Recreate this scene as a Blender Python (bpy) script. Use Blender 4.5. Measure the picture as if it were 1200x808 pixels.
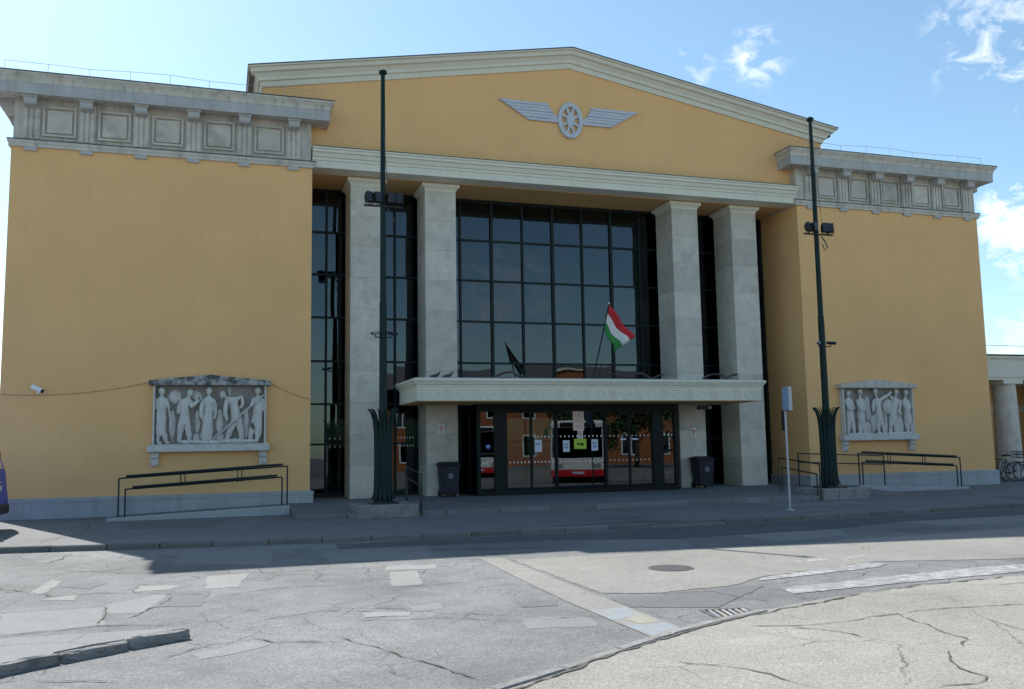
import bpy, bmesh, math, random
from mathutils import Vector, Matrix, noise
random.seed(7)
R = math.radians
scene = bpy.context.scene
for o in list(bpy.data.objects): bpy.data.objects.remove(o)
COL = scene.collection

# ------------------------------------------------------------------ camera
cam_d = bpy.data.cameras.new('camera'); cam = bpy.data.objects.new('camera', cam_d); COL.objects.link(cam)
cam_d.sensor_fit = 'HORIZONTAL'; cam_d.sensor_width = 36.0; cam_d.lens = 36.0 * 1063.77 / 1200.0
cam_d.clip_start = 0.1; cam_d.clip_end = 6000
cam.matrix_world = (Matrix.Translation((-10.368, -25.450, 1.602)) @ Matrix.Rotation(-0.3122, 4, 'Z')
                    @ Matrix.Rotation(math.pi / 2 + 0.1116, 4, 'X') @ Matrix.Rotation(-0.0169, 4, 'Z'))
scene.camera = cam

# ------------------------------------------------------------------ sky, sun, exposure
SUN_DIR = Vector((4.86, -10.19, -11.52)).normalized()          # direction in which the light travels
SUN_EL = math.asin(-SUN_DIR.z); SUN_AZ = math.atan2(-SUN_DIR.x, -SUN_DIR.y)   # azimuth from +Y towards +X
world = bpy.data.worlds.new('World'); scene.world = world; world.use_nodes = True
wn, wl = world.node_tree.nodes, world.node_tree.links
for n in list(wn): wn.remove(n)
w_out = wn.new('ShaderNodeOutputWorld'); w_bg = wn.new('ShaderNodeBackground'); w_bg.inputs['Strength'].default_value = 0.115
sky = wn.new('ShaderNodeTexSky'); sky.sky_type = 'NISHITA'; sky.sun_disc = False
sky.sun_elevation = SUN_EL; sky.sun_rotation = SUN_AZ; sky.altitude = 120
sky.air_density = 1.0; sky.dust_density = 0.6; sky.ozone_density = 0.25
tc = wn.new('ShaderNodeTexCoord')

def wmath(op, a, b=None, c=None, clamp=False):
    n = wn.new('ShaderNodeMath'); n.operation = op; n.use_clamp = clamp
    for i, v in enumerate((a, b, c)):
        if v is None: continue
        if isinstance(v, (int, float)): n.inputs[i].default_value = v
        else: wl.new(v, n.inputs[i])
    return n.outputs[0]

wnoise = wn.new('ShaderNodeTexNoise'); wnoise.inputs['Scale'].default_value = 30.0; wnoise.inputs['Detail'].default_value = 9
wnoise.inputs['Roughness'].default_value = 0.62; wnoise.inputs['Distortion'].default_value = 0.6
wmap = wn.new('ShaderNodeMapping'); wmap.inputs['Scale'].default_value = (1, 1, 1.5); wmap.inputs['Location'].default_value = (0.35, 1.1, 0.2)
wl.new(tc.outputs['Generated'], wmap.inputs['Vector']); wl.new(wmap.outputs[0], wnoise.inputs['Vector'])
# patches of fair-weather cloud all round the sky: direction, half-angle, strength
CLOUDS = [((0.745, 0.665, 0.205), 3.5, 1.4), ((0.513, 0.766, 0.390), 2.3, 0.55), ((0.690, 0.644, 0.380), 4.2, 0.45),
          ((0.735, 0.630, 0.355), 3.6, 0.55), ((0.76, 0.676, 0.10), 4.0, 0.45), ((0.460, 0.798, 0.385), 1.8, 0.36),
          ((0.95, 0.20, 0.25), 10, 1.0), ((0.7, -0.65, 0.12), 7, 0.8), ((0.30, -0.95, 0.14), 6, 0.6),
          ((-0.5, -0.8, 0.22), 9, 0.8), ((-0.95, 0.1, 0.3), 9, 0.8), ((-0.8, 0.5, 0.6), 7, 0.6)]
cl = None
for d, ang, st in CLOUDS:
    dv = Vector(d).normalized()
    dp = wn.new('ShaderNodeVectorMath'); dp.operation = 'DOT_PRODUCT'; dp.inputs[1].default_value = dv
    nm = wn.new('ShaderNodeVectorMath'); nm.operation = 'NORMALIZE'; wl.new(tc.outputs['Generated'], nm.inputs[0]); wl.new(nm.outputs[0], dp.inputs[0])
    mr = wn.new('ShaderNodeMapRange'); mr.interpolation_type = 'SMOOTHSTEP'
    mr.inputs['From Min'].default_value = math.cos(R(ang)); mr.inputs['From Max'].default_value = math.cos(R(ang * 0.25))
    mr.inputs['To Max'].default_value = st
    wl.new(dp.outputs['Value'], mr.inputs['Value'])
    cl = mr.outputs[0] if cl is None else wmath('MAXIMUM', cl, mr.outputs[0])
cf = wmath('MULTIPLY_ADD', wnoise.outputs['Fac'], 3.2, -1.70)
cf = wmath('ADD', cf, wmath('MULTIPLY', cl, 0.42))
cf = wmath('MULTIPLY', wmath('MULTIPLY', cf, 1.5, clamp=True), wmath('MULTIPLY', cl, 1.2, clamp=True), clamp=True)
wmix = wn.new('ShaderNodeMix'); wmix.data_type = 'RGBA'
wt = wn.new('ShaderNodeMix'); wt.data_type = 'RGBA'; wt.blend_type = 'MULTIPLY'; wt.inputs['Factor'].default_value = 1.0
wt.inputs['B'].default_value = (0.90, 1.05, 1.04, 1); wl.new(sky.outputs[0], wt.inputs['A'])     # clear, slightly cyan spring air
wl.new(cf, wmix.inputs['Factor']); wl.new(wt.outputs['Result'], wmix.inputs['A']); wmix.inputs['B'].default_value = (7.6, 7.8, 8.0, 1)
wl.new(wmix.outputs['Result'], w_bg.inputs['Color']); wl.new(w_bg.outputs[0], w_out.inputs['Surface'])

sun_d = bpy.data.lights.new('sun', 'SUN'); sun_d.energy = 4.6; sun_d.angle = R(0.53); sun_d.color = (1.0, 0.965, 0.91)
sun = bpy.data.objects.new('sun', sun_d); COL.objects.link(sun); sun.location = (-20, 40, 45)
sun.rotation_euler = SUN_DIR.to_track_quat('-Z', 'Y').to_euler()
scene.view_settings.view_transform = 'Standard'; scene.view_settings.look = 'None'
scene.view_settings.exposure = 0.70; scene.view_settings.gamma = 1.0; scene.view_settings.use_curve_mapping = False
scene.render.engine = 'CYCLES'
scene.cycles.max_bounces = 8; scene.cycles.transparent_max_bounces = 12

# ------------------------------------------------------------------ materials
def new_mat(name):
    m = bpy.data.materials.new(name); m.use_nodes = True
    nt = m.node_tree; b = nt.nodes['Principled BSDF']
    return m, nt, b

def surf(name, col, rough=0.85, var=0.12, scale=3.0, bump=0.15, bscale=60.0, metal=0.0, stain=0.0, stain_col=(0.05, 0.05, 0.05),
         streak=False, rnd=0.0, speck=0.0, spec=0.4, stretch=(1, 1, 1), stain_lo=0.5, stain_hi=0.75):
    """procedural surface: colour with large and small variation, optional stains / vertical streaks / speckle / per-piece shade"""
    m, nt, b = new_mat(name); N, L = nt.nodes, nt.links
    t = N.new('ShaderNodeTexCoord'); oi = N.new('ShaderNodeObjectInfo')
    off = N.new('ShaderNodeVectorMath'); off.operation = 'MULTIPLY_ADD'; off.inputs[1].default_value = (1, 1, 1)
    cmb = N.new('ShaderNodeCombineXYZ')
    for i in range(3): L.new(oi.outputs['Random'], cmb.inputs[i])
    sc = N.new('ShaderNodeVectorMath'); sc.operation = 'SCALE'; sc.inputs['Scale'].default_value = 37.0 if rnd else 0.0
    L.new(cmb.outputs[0], sc.inputs[0]); L.new(t.outputs['Object'], off.inputs[0]); L.new(sc.outputs[0], off.inputs[2])
    mp = N.new('ShaderNodeMapping'); mp.inputs['Scale'].default_value = stretch; L.new(off.outputs[0], mp.inputs[0])
    def noise(s, det=6, ro=0.55, vec=None):
        n = N.new('ShaderNodeTexNoise'); n.inputs['Scale'].default_value = s; n.inputs['Detail'].default_value = det
        n.inputs['Roughness'].default_value = ro; L.new(vec or mp.outputs[0], n.inputs['Vector']); return n
    def mr(val, a, c, d, e):
        n = N.new('ShaderNodeMapRange'); L.new(val, n.inputs[0])
        for i, v in enumerate((a, c, d, e)): n.inputs[i + 1].default_value = v
        return n.outputs[0]
    n1 = noise(scale); v = mr(n1.outputs['Fac'], 0.25, 0.75, 1 - var, 1 + var)
    if speck:
        n2 = noise(bscale * 1.5, 3, 0.7); s2 = mr(n2.outputs['Fac'], 0.3, 0.7, 1 - speck, 1 + speck)
        mu = N.new('ShaderNodeMath'); mu.operation = 'MULTIPLY'; L.new(v, mu.inputs[0]); L.new(s2, mu.inputs[1]); v = mu.outputs[0]
    if rnd:
        s3 = mr(oi.outputs['Random'], 0, 1, 1 - rnd, 1 + rnd)
        mu = N.new('ShaderNodeMath'); mu.operation = 'MULTIPLY'; L.new(v, mu.inputs[0]); L.new(s3, mu.inputs[1]); v = mu.outputs[0]
    c = N.new('ShaderNodeVectorMath'); c.operation = 'SCALE'; c.inputs[0].default_value = col; L.new(v, c.inputs['Scale'])
    out = c.outputs[0]
    if stain:
        vec = None
        if streak:
            m2 = N.new('ShaderNodeMapping'); m2.inputs['Scale'].default_value = (4.0, 4.0, 0.45); L.new(off.outputs[0], m2.inputs[0]); vec = m2.outputs[0]
        n4 = noise(1.7 if streak else scale * 0.9, 8, 0.65, vec); f = mr(n4.outputs['Fac'], stain_lo, stain_hi, 0, stain)
        mx = N.new('ShaderNodeMix'); mx.data_type = 'RGBA'; L.new(f, mx.inputs['Factor']); L.new(out, mx.inputs['A'])
        mx.inputs['B'].default_value = (*stain_col, 1); out = mx.outputs['Result']
    L.new(out, b.inputs['Base Color'])
    b.inputs['Roughness'].default_value = rough; b.inputs['Metallic'].default_value = metal; b.inputs['Specular IOR Level'].default_value = spec
    if bump:
        nb = noise(bscale, 6, 0.6); bp = N.new('ShaderNodeBump'); bp.inputs['Strength'].default_value = bump; bp.inputs['Distance'].default_value = 0.02
        L.new(nb.outputs['Fac'], bp.inputs['Height']); L.new(bp.outputs[0], b.inputs['Normal'])
    return m

def asphalt(name, col, crack=0.5, cscale=1.3, speck=0.25, var=0.16, warm=(0, 0, 0)):
    """aged asphalt: aggregate speckle, blotches, fine map cracking"""
    m, nt, b = new_mat(name); N, L = nt.nodes, nt.links
    t = N.new('ShaderNodeTexCoord')
    def noise(s, det=6, ro=0.6, dist=0.0):
        n = N.new('ShaderNodeTexNoise'); n.inputs['Scale'].default_value = s; n.inputs['Detail'].default_value = det
        n.inputs['Roughness'].default_value = ro; n.inputs['Distortion'].default_value = dist
        L.new(t.outputs['Object'], n.inputs['Vector']); return n
    def mr(val, a, c, d, e):
        n = N.new('ShaderNodeMapRange'); L.new(val, n.inputs[0])
        for i, v in enumerate((a, c, d, e)): n.inputs[i + 1].default_value = v
        return n.outputs[0]
    def mul(a, c):
        n = N.new('ShaderNodeMath'); n.operation = 'MULTIPLY'; L.new(a, n.inputs[0]); L.new(c, n.inputs[1]); return n.outputs[0]
    big = mr(noise(0.35, 5, 0.55, 0.4).outputs['Fac'], 0.3, 0.7, 1 - var, 1 + var)
    mid = mr(noise(2.6, 8, 0.65).outputs['Fac'], 0.3, 0.7, 1 - var * 0.7, 1 + var * 0.7)
    fin = mr(noise(46, 4, 0.75).outputs['Fac'], 0.28, 0.72, 1 - speck, 1 + speck)
    vor = N.new('ShaderNodeTexVoronoi'); vor.inputs['Scale'].default_value = 62.0; L.new(t.outputs['Object'], vor.inputs['Vector'])
    peb = mr(vor.outputs['Color'], 0, 1, 1 - speck * 0.8, 1 + speck * 0.8)
    v = mul(mul(big, mid), mul(fin, peb))
    # cracks
    wob = noise(3.0, 6, 0.7); sub = N.new('ShaderNodeVectorMath'); sub.operation = 'MULTIPLY_ADD'
    L.new(wob.outputs['Color'], sub.inputs[0]); sub.inputs[1].default_value = (0.28, 0.28, 0.0); L.new(t.outputs['Object'], sub.inputs[2])
    ve = N.new('ShaderNodeTexVoronoi'); ve.feature = 'DISTANCE_TO_EDGE'; ve.inputs['Scale'].default_value = cscale
    L.new(sub.outputs[0], ve.inputs['Vector'])
    cr = mr(ve.outputs['Distance'], 0.0022 * cscale, 0.0085 * cscale, 1.0, 0.0)
    msk = mr(noise(0.55, 3, 0.5).outputs['Fac'], 0.46, 0.60, 0.0, crack)
    cr = mul(cr, msk)
    c = N.new('ShaderNodeVectorMath'); c.operation = 'SCALE'; c.inputs[0].default_value = col; L.new(v, c.inputs['Scale'])
    mx = N.new('ShaderNodeMix'); mx.data_type = 'RGBA'; L.new(cr, mx.inputs['Factor']); L.new(c.outputs[0], mx.inputs['A'])
    mx.inputs['B'].default_value = (0.035, 0.033, 0.03, 1); L.new(mx.outputs['Result'], b.inputs['Base Color'])
    b.inputs['Roughness'].default_value = 0.88; b.inputs['Specular IOR Level'].default_value = 0.35
    h = N.new('ShaderNodeMath'); h.operation = 'SUBTRACT'; L.new(peb, h.inputs[0]); L.new(cr, h.inputs[1])
    bp = N.new('ShaderNodeBump'); bp.inputs['Strength'].default_value = 0.7; bp.inputs['Distance'].default_value = 0.02
    L.new(h.outputs[0], bp.inputs['Height']); L.new(bp.outputs[0], b.inputs['Normal'])
    return m

def worn_paint(name, col, under, wear=0.5, scale=7.0):
    m, nt, b = new_mat(name); N, L = nt.nodes, nt.links
    t = N.new('ShaderNodeTexCoord')
    n = N.new('ShaderNodeTexNoise'); n.inputs['Scale'].default_value = scale; n.inputs['Detail'].default_value = 10; n.inputs['Roughness'].default_value = 0.75
    L.new(t.outputs['Object'], n.inputs['Vector'])
    mr = N.new('ShaderNodeMapRange'); L.new(n.outputs['Fac'], mr.inputs[0]); mr.inputs[1].default_value = wear - 0.06; mr.inputs[2].default_value = wear + 0.10
    mx = N.new('ShaderNodeMix'); mx.data_type = 'RGBA'; L.new(mr.outputs[0], mx.inputs['Factor'])
    mx.inputs['A'].default_value = (*col, 1); mx.inputs['B'].default_value = (*under, 1)
    L.new(mx.outputs['Result'], b.inputs['Base Color']); b.inputs['Roughness'].default_value = 0.8
    return m

def glass(name, tint, base_refl, bump=0.02):
    """window glass: clear tinted transmission plus a mirror reflection that grows at grazing angles"""
    m, nt, b = new_mat(name); N, L = nt.nodes, nt.links; N.remove(b)
    out = N['Material Output']; tr = N.new('ShaderNodeBsdfTransparent'); tr.inputs[0].default_value = (*tint, 1)
    gl = N.new('ShaderNodeBsdfGlossy'); gl.inputs['Roughness'].default_value = 0.0; gl.inputs['Color'].default_value = (0.78, 0.90, 1, 1)
    fr = N.new('ShaderNodeFresnel'); fr.inputs['IOR'].default_value = 1.5
    mr = N.new('ShaderNodeMapRange'); L.new(fr.outputs[0], mr.inputs[0]); mr.inputs[1].default_value = 0.04; mr.inputs[3].default_value = base_refl
    t = N.new('ShaderNodeTexCoord'); no = N.new('ShaderNodeTexNoise'); no.inputs['Scale'].default_value = 0.9; no.inputs['Detail'].default_value = 1
    oi = N.new('ShaderNodeObjectInfo'); ad = N.new('ShaderNodeVectorMath'); ad.operation = 'ADD'
    L.new(t.outputs['Object'], ad.inputs[0]); L.new(oi.outputs['Location'], ad.inputs[1]); L.new(ad.outputs[0], no.inputs['Vector'])
    bp = N.new('ShaderNodeBump'); bp.inputs['Strength'].default_value = bump; bp.inputs['Distance'].default_value = 0.05
    L.new(no.outputs['Fac'], bp.inputs['Height']); L.new(bp.outputs[0], gl.inputs['Normal'])
    mx = N.new('ShaderNodeMixShader'); L.new(mr.outputs[0], mx.inputs[0]); L.new(tr.outputs[0], mx.inputs[1]); L.new(gl.outputs[0], mx.inputs[2])
    L.new(mx.outputs[0], out.inputs['Surface']); return m

def emit(name, col, s):
    m, nt, b = new_mat(name); b.inputs['Base Color'].default_value = (*[c * 0.3 for c in col], 1)
    b.inputs['Emission Color'].default_value = (*col, 1); b.inputs['Emission Strength'].default_value = s; return m

M = {}
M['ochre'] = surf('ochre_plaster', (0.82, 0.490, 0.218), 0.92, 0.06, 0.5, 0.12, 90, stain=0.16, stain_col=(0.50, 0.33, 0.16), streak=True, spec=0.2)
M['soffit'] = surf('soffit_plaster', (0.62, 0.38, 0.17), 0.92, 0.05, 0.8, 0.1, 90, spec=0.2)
M['stone'] = surf('weathered_limestone', (0.58, 0.54, 0.465), 0.9, 0.14, 2.2, 0.3, 40, stain=0.55, stain_col=(0.16, 0.15, 0.135), streak=True, speck=0.08, stain_lo=0.48, stain_hi=0.72)
M['stone_block'] = surf('column_limestone', (0.56, 0.525, 0.45), 0.85, 0.12, 3.0, 0.2, 50, stain=0.5, stain_col=(0.25, 0.23, 0.19), rnd=0.13, speck=0.07)
M['fascia'] = surf('cornice_stone', (0.46, 0.455, 0.435), 0.9, 0.12, 2.0, 0.3, 40, stain=0.5, stain_col=(0.20, 0.185, 0.16), streak=True, speck=0.1)
M['panel'] = surf('frieze_panel_stone', (0.56, 0.525, 0.455), 0.9, 0.14, 2.2, 0.3, 40, stain=0.6, stain_col=(0.17, 0.155, 0.135), rnd=0.10, speck=0.08)
M['plinth'] = surf('plinth_stone', (0.40, 0.41, 0.42), 0.9, 0.12, 1.2, 0.25, 40, stain=0.5, stain_col=(0.22, 0.22, 0.215), streak=True, speck=0.06)
M['cream'] = surf('cream_paint', (0.72, 0.70, 0.58), 0.75, 0.05, 1.5, 0.06, 70, stain=0.22, stain_col=(0.42, 0.40, 0.33), streak=True)
M['carving'] = surf('carved_stone', (0.64, 0.62, 0.57), 0.85, 0.14, 9.0, 1.0, 16, stain=0.35, stain_col=(0.22, 0.20, 0.17), speck=0.05, stretch=(1.6, 1.6, 0.4))
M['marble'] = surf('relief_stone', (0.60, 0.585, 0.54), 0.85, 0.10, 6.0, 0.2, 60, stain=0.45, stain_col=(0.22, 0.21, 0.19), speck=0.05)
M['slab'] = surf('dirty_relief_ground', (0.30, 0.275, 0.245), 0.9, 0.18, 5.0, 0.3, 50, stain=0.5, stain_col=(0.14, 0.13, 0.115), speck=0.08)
M['pedestal'] = surf('pedestal_stone', (0.27, 0.265, 0.25), 0.95, 0.2, 3.0, 0.5, 30, stain=0.6, stain_col=(0.11, 0.105, 0.095), rnd=0.12, speck=0.15)
M['moss'] = surf('mossy_stone', (0.42, 0.41, 0.39), 0.95, 0.2, 6.0, 0.4, 40, stain=0.85, stain_col=(0.035, 0.04, 0.035), speck=0.15, stain_lo=0.42, stain_hi=0.58)
M['frame'] = surf('green_window_metal', (0.006, 0.017, 0.017), 0.5, 0.08, 4, 0, 50, spec=0.25)
M['doorframe'] = surf('dark_grey_door_metal', (0.005, 0.011, 0.012), 0.5, 0.08, 4, 0, 50, spec=0.2)
M['glass'] = glass('window_glass', (0.16, 0.20, 0.21), 0.065, 0.05)
M['doorglass'] = glass('door_glass', (0.30, 0.35, 0.35), 0.06, 0.02)
M['vglass'] = glass('vehicle_glass', (0.08, 0.09, 0.10), 0.10, 0.0)
M['pole'] = surf('dark_green_paint', (0.003, 0.020, 0.018), 0.5, 0.2, 3, 0.05, 40, spec=0.25)
M['rail'] = surf('dark_rail_paint', (0.016, 0.024, 0.028), 0.4, 0.1, 3, 0.0, 40)
M['black'] = surf('black_plastic', (0.012, 0.012, 0.014), 0.5, 0.1, 5, 0.0, 40)
M['lamp'] = surf('lamp_lens', (0.03, 0.03, 0.035), 0.25, 0.05, 5, 0.0, 40)
M['steel'] = surf('galvanised_steel', (0.42, 0.44, 0.46), 0.5, 0.12, 8, 0.0, 40, metal=0.5)
M['emblem'] = surf('emblem_metal', (0.54, 0.56, 0.60), 0.6, 0.08, 6, 0.05, 40, metal=0.1)
M['flash'] = surf('dark_flashing', (0.07, 0.07, 0.075), 0.6, 0.15, 4, 0.05, 40)
M['cable'] = surf('dusty_cable', (0.36, 0.25, 0.13), 0.8, 0.1, 4, 0.0, 40)
M['roof'] = surf('roof_sheet', (0.16, 0.15, 0.15), 0.8, 0.15, 2, 0.1, 30)
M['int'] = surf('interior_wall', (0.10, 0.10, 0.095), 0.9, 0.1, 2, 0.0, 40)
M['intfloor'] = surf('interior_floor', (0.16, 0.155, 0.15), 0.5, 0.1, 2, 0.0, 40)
M['concrete'] = surf('kerb_concrete', (0.17, 0.168, 0.16), 0.95, 0.16, 3.0, 0.6, 30, stain=0.6, stain_col=(0.13, 0.125, 0.115), rnd=0.14, speck=0.16)
M['kerbrough'] = surf('rough_kerb_concrete', (0.25, 0.245, 0.23), 0.95, 0.2, 5.0, 1.0, 22, stain=0.7, stain_col=(0.12, 0.115, 0.105), rnd=0.10, speck=0.22)
M['step'] = surf('step_stone', (0.19, 0.19, 0.188), 0.9, 0.16, 3.0, 0.3, 40, stain=0.5, stain_col=(0.13, 0.13, 0.125), rnd=0.12, speck=0.1)
M['road'] = asphalt('aged_road_asphalt', (0.178, 0.181, 0.176), 0.62, 1.7, 0.36, 0.24)
M['pave'] = asphalt('pavement_asphalt', (0.170, 0.172, 0.172), 0.25, 0.8, 0.12, 0.12)
M['island'] = asphalt('island_asphalt', (0.275, 0.260, 0.230), 0.5, 0.5, 0.34, 0.14)
M['beige'] = asphalt('beige_asphalt', (0.250, 0.240, 0.218), 0.35, 0.7, 0.24, 0.12)
M['p_light'] = asphalt('light_asphalt_patch', (0.218, 0.218, 0.212), 0.4, 1.2, 0.16, 0.08)
M['p_white'] = asphalt('bleached_patch', (0.252, 0.250, 0.240), 0.0, 1.2, 0.14, 0.12)
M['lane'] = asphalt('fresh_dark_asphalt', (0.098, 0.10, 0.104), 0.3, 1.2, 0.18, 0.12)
M['p_dark'] = asphalt('dark_asphalt_patch', (0.150, 0.150, 0.152), 0.5, 1.5, 0.2, 0.12)
M['ground'] = asphalt('ground_asphalt', (0.19, 0.19, 0.185), 0.3, 1.0, 0.15, 0.12)
M['crack'] = surf('crack_dirt', (0.10, 0.094, 0.08), 1.0, 0.4, 14, 0.3, 40, stain=0.5, stain_col=(0.11, 0.11, 0.06))
M['linepaint'] = worn_paint('worn_white_paint', (0.40, 0.405, 0.40), (0.205, 0.205, 0.20), 0.455, 8)
M['bluepaint'] = worn_paint('worn_blue_paint', (0.22, 0.29, 0.36), (0.24, 0.24, 0.23), 0.42, 9)
M['yellowpaint'] = worn_paint('worn_yellow_paint', (0.34, 0.30, 0.18), (0.245, 0.24, 0.22), 0.44, 8)
M['iron'] = surf('cast_iron', (0.13, 0.13, 0.13), 0.7, 0.2, 10, 0.2, 60, metal=0.3)
M['pit'] = surf('drain_pit', (0.01, 0.01, 0.01), 1.0, 0.1, 5, 0.0, 40)
M['white'] = surf('white_paint', (0.78, 0.78, 0.76), 0.4, 0.04, 5, 0.0, 40)
M['paper'] = surf('white_paper', (0.62, 0.66, 0.80), 0.9, 0.04, 8, 0.0, 40)
M['pinkpaper'] = surf('pale_pink_paper', (0.75, 0.58, 0.54), 0.9, 0.05, 8, 0.0, 40)
M['limepaper'] = surf('lime_paper', (0.42, 0.60, 0.08), 0.9, 0.05, 8, 0.0, 40)
M['red'] = surf('red_paint', (0.60, 0.02, 0.03), 0.35, 0.05, 5, 0.0, 40)
M['green'] = surf('green_cloth', (0.05, 0.28, 0.07), 0.8, 0.08, 5, 0.0, 40)
M['clothred'] = surf('red_cloth', (0.55, 0.03, 0.04), 0.8, 0.08, 5, 0.0, 40)
M['clothwhite'] = surf('white_cloth', (0.78, 0.78, 0.80), 0.8, 0.06, 5, 0.0, 40)
M['bluebin'] = surf('blue_black_plastic', (0.009, 0.014, 0.026), 0.45, 0.1, 5, 0.0, 40)
M['blueink'] = surf('blue_print', (0.03, 0.08, 0.42), 0.5, 0.05, 5, 0.0, 40)
M['signblue'] = surf('sign_pale_blue', (0.24, 0.36, 0.52), 0.4, 0.08, 5, 0.0, 40)
M['carblue'] = surf('blue_car_paint', (0.008, 0.06, 0.42), 0.35, 0.05, 5, 0.0, 40, spec=0.35)
M['rubber'] = surf('tyre_rubber', (0.018, 0.018, 0.019), 0.85, 0.1, 9, 0.0, 40)
M['brick'] = surf('orange_brick', (0.38, 0.125, 0.05), 0.9, 0.10, 3, 0.1, 40)
M['bulb'] = surf('dull_bulb_glass', (0.05, 0.05, 0.05), 0.3, 0.1, 5, 0.0, 40)
M['cloth'] = surf('dark_clothing', (0.015, 0.016, 0.02), 0.9, 0.1, 9, 0.0, 40)
M['skin'] = surf('skin', (0.42, 0.25, 0.18), 0.6, 0.05, 9, 0.0, 40)
for nm, c in (('bike_black', (0.02, 0.02, 0.022)), ('bike_silver', (0.45, 0.47, 0.5)), ('bike_red', (0.35, 0.03, 0.03)), ('bike_blue', (0.04, 0.1, 0.28))):
    M[nm] = surf(nm, c, 0.35, 0.05, 6, 0.0, 40)
M['screen'] = emit('lit_blue_screen', (0.05, 0.22, 0.75), 0.9)

# ------------------------------------------------------------------ mesh helpers
class B:
    def __init__(s): s.v = []; s.f = []; s.m = []
    def add(s, vs, fs, m=0):
        o = len(s.v); s.v += [tuple(v) for v in vs]; s.f += [tuple(i + o for i in f) for f in fs]; s.m += [m] * len(fs); return s
    def box(s, x0, x1, y0, y1, z0, z1, m=0):
        vs = [(x0, y0, z0), (x1, y0, z0), (x1, y1, z0), (x0, y1, z0), (x0, y0, z1), (x1, y0, z1), (x1, y1, z1), (x0, y1, z1)]
        return s.add(vs, [(0, 3, 2, 1), (4, 5, 6, 7), (0, 1, 5, 4), (1, 2, 6, 5), (2, 3, 7, 6), (3, 0, 4, 7)], m)
    def prism_y(s, poly, y0, y1, m=0):          # poly of (x, z), counter-clockwise seen from -y
        n = len(poly); vs = [(x, y0, z) for x, z in poly] + [(x, y1, z) for x, z in poly]
        fs = [tuple(range(n)), tuple(reversed(range(n, 2 * n)))] + [((i + 1) % n, i, n + i, n + (i + 1) % n) for i in range(n)]
        return s.add(vs, fs, m)
    def prism_z(s, poly, z0, z1, m=0):          # poly of (x, y), counter-clockwise seen from above
        n = len(poly); f = z1 if callable(z1) else (lambda x, y: z1)
        vs = [(x, y, z0) for x, y in poly] + [(x, y, f(x, y)) for x, y in poly]
        fs = [tuple(reversed(range(n))), tuple(range(n, 2 * n))] + [(i, (i + 1) % n, n + (i + 1) % n, n + i) for i in range(n)]
        return s.add(vs, fs, m)
    def prism_x(s, poly, x0, x1, m=0):          # poly of (y, z)
        n = len(poly); vs = [(x0, y, z) for y, z in poly] + [(x1, y, z) for y, z in poly]
        fs = [tuple(reversed(range(n))), tuple(range(n, 2 * n))] + [(i, (i + 1) % n, n + (i + 1) % n, n + i) for i in range(n)]
        return s.add(vs, fs, m)
    def loops(s, loops, m=0, closed=True, cap=False):   # rings of equal length joined in order
        n = len(loops[0]); vs = [p for l in loops for p in l]; fs = []
        for k in range(len(loops) - 1):
            for i in range(n if closed else n - 1):
                j = (i + 1) % n; fs.append((k * n + i, k * n + j, (k + 1) * n + j, (k + 1) * n + i))
        if cap: fs += [tuple(reversed(range(n))), tuple(range((len(loops) - 1) * n, len(loops) * n))]
        return s.add(vs, fs, m)
    def tube(s, pts, r, n=8, m=0, cap=True):
        P = [Vector(p) for p in pts]; rs = r if isinstance(r, (list, tuple)) else [r] * len(P); L = []
        up = None
        for i, p in enumerate(P):
            t = (P[min(i + 1, len(P) - 1)] - P[max(i - 1, 0)]).normalized()
            if up is None:
                up = Vector((0, 0, 1)) if abs(t.z) < 0.9 else Vector((1, 0, 0))
            a = t.cross(up).normalized(); b = a.cross(t).normalized(); up = b
            L.append([tuple(p + (a * math.cos(q) + b * math.sin(q)) * rs[i]) for q in [2 * math.pi * k / n for k in range(n)]])
        return s.loops(L, m, True, cap)
    def lathe(s, prof, n=16, c=(0, 0), m=0, cap=True):  # prof of (r, z)
        return s.loops([[(c[0] + r * math.cos(2 * math.pi * k / n), c[1] + r * math.sin(2 * math.pi * k / n), z) for k in range(n)] for r, z in prof], m, True, cap)
    def rect_sweep(s, x0, x1, y0, y1, prof, m=0):       # prof of (offset outwards, z) round a rectangle
        return s.loops([[(x0 - d, y0 - d, z), (x1 + d, y0 - d, z), (x1 + d, y1 + d, z), (x0 - d, y1 + d, z)] for d, z in prof], m, True, True)
    def sheet(s, poly, z, m=0): return s.add([(x, y, z) for x, y in poly], [tuple(range(len(poly)))], m)
    def mesh(s, name, mats, smooth=False):
        me = bpy.data.meshes.new(name); me.from_pydata(s.v, [], s.f)
        for m in (mats if isinstance(mats, (list, tuple)) else [mats]): me.materials.append(M[m] if isinstance(m, str) else m)
        me.polygons.foreach_set('material_index', s.m)
        bm = bmesh.new(); bm.from_mesh(me); bmesh.ops.recalc_face_normals(bm, faces=bm.faces); bm.to_mesh(me); bm.free()
        if smooth: me.polygons.foreach_set('use_smooth', [True] * len(me.polygons))
        me.update(); return me
    def build(s, name, mats, parent=None, loc=(0, 0, 0), rotz=0, smooth=False, bevel=0, seg=1):
        return link(name, s.mesh(name, mats, smooth), parent, loc, rotz, bevel, seg)

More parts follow.
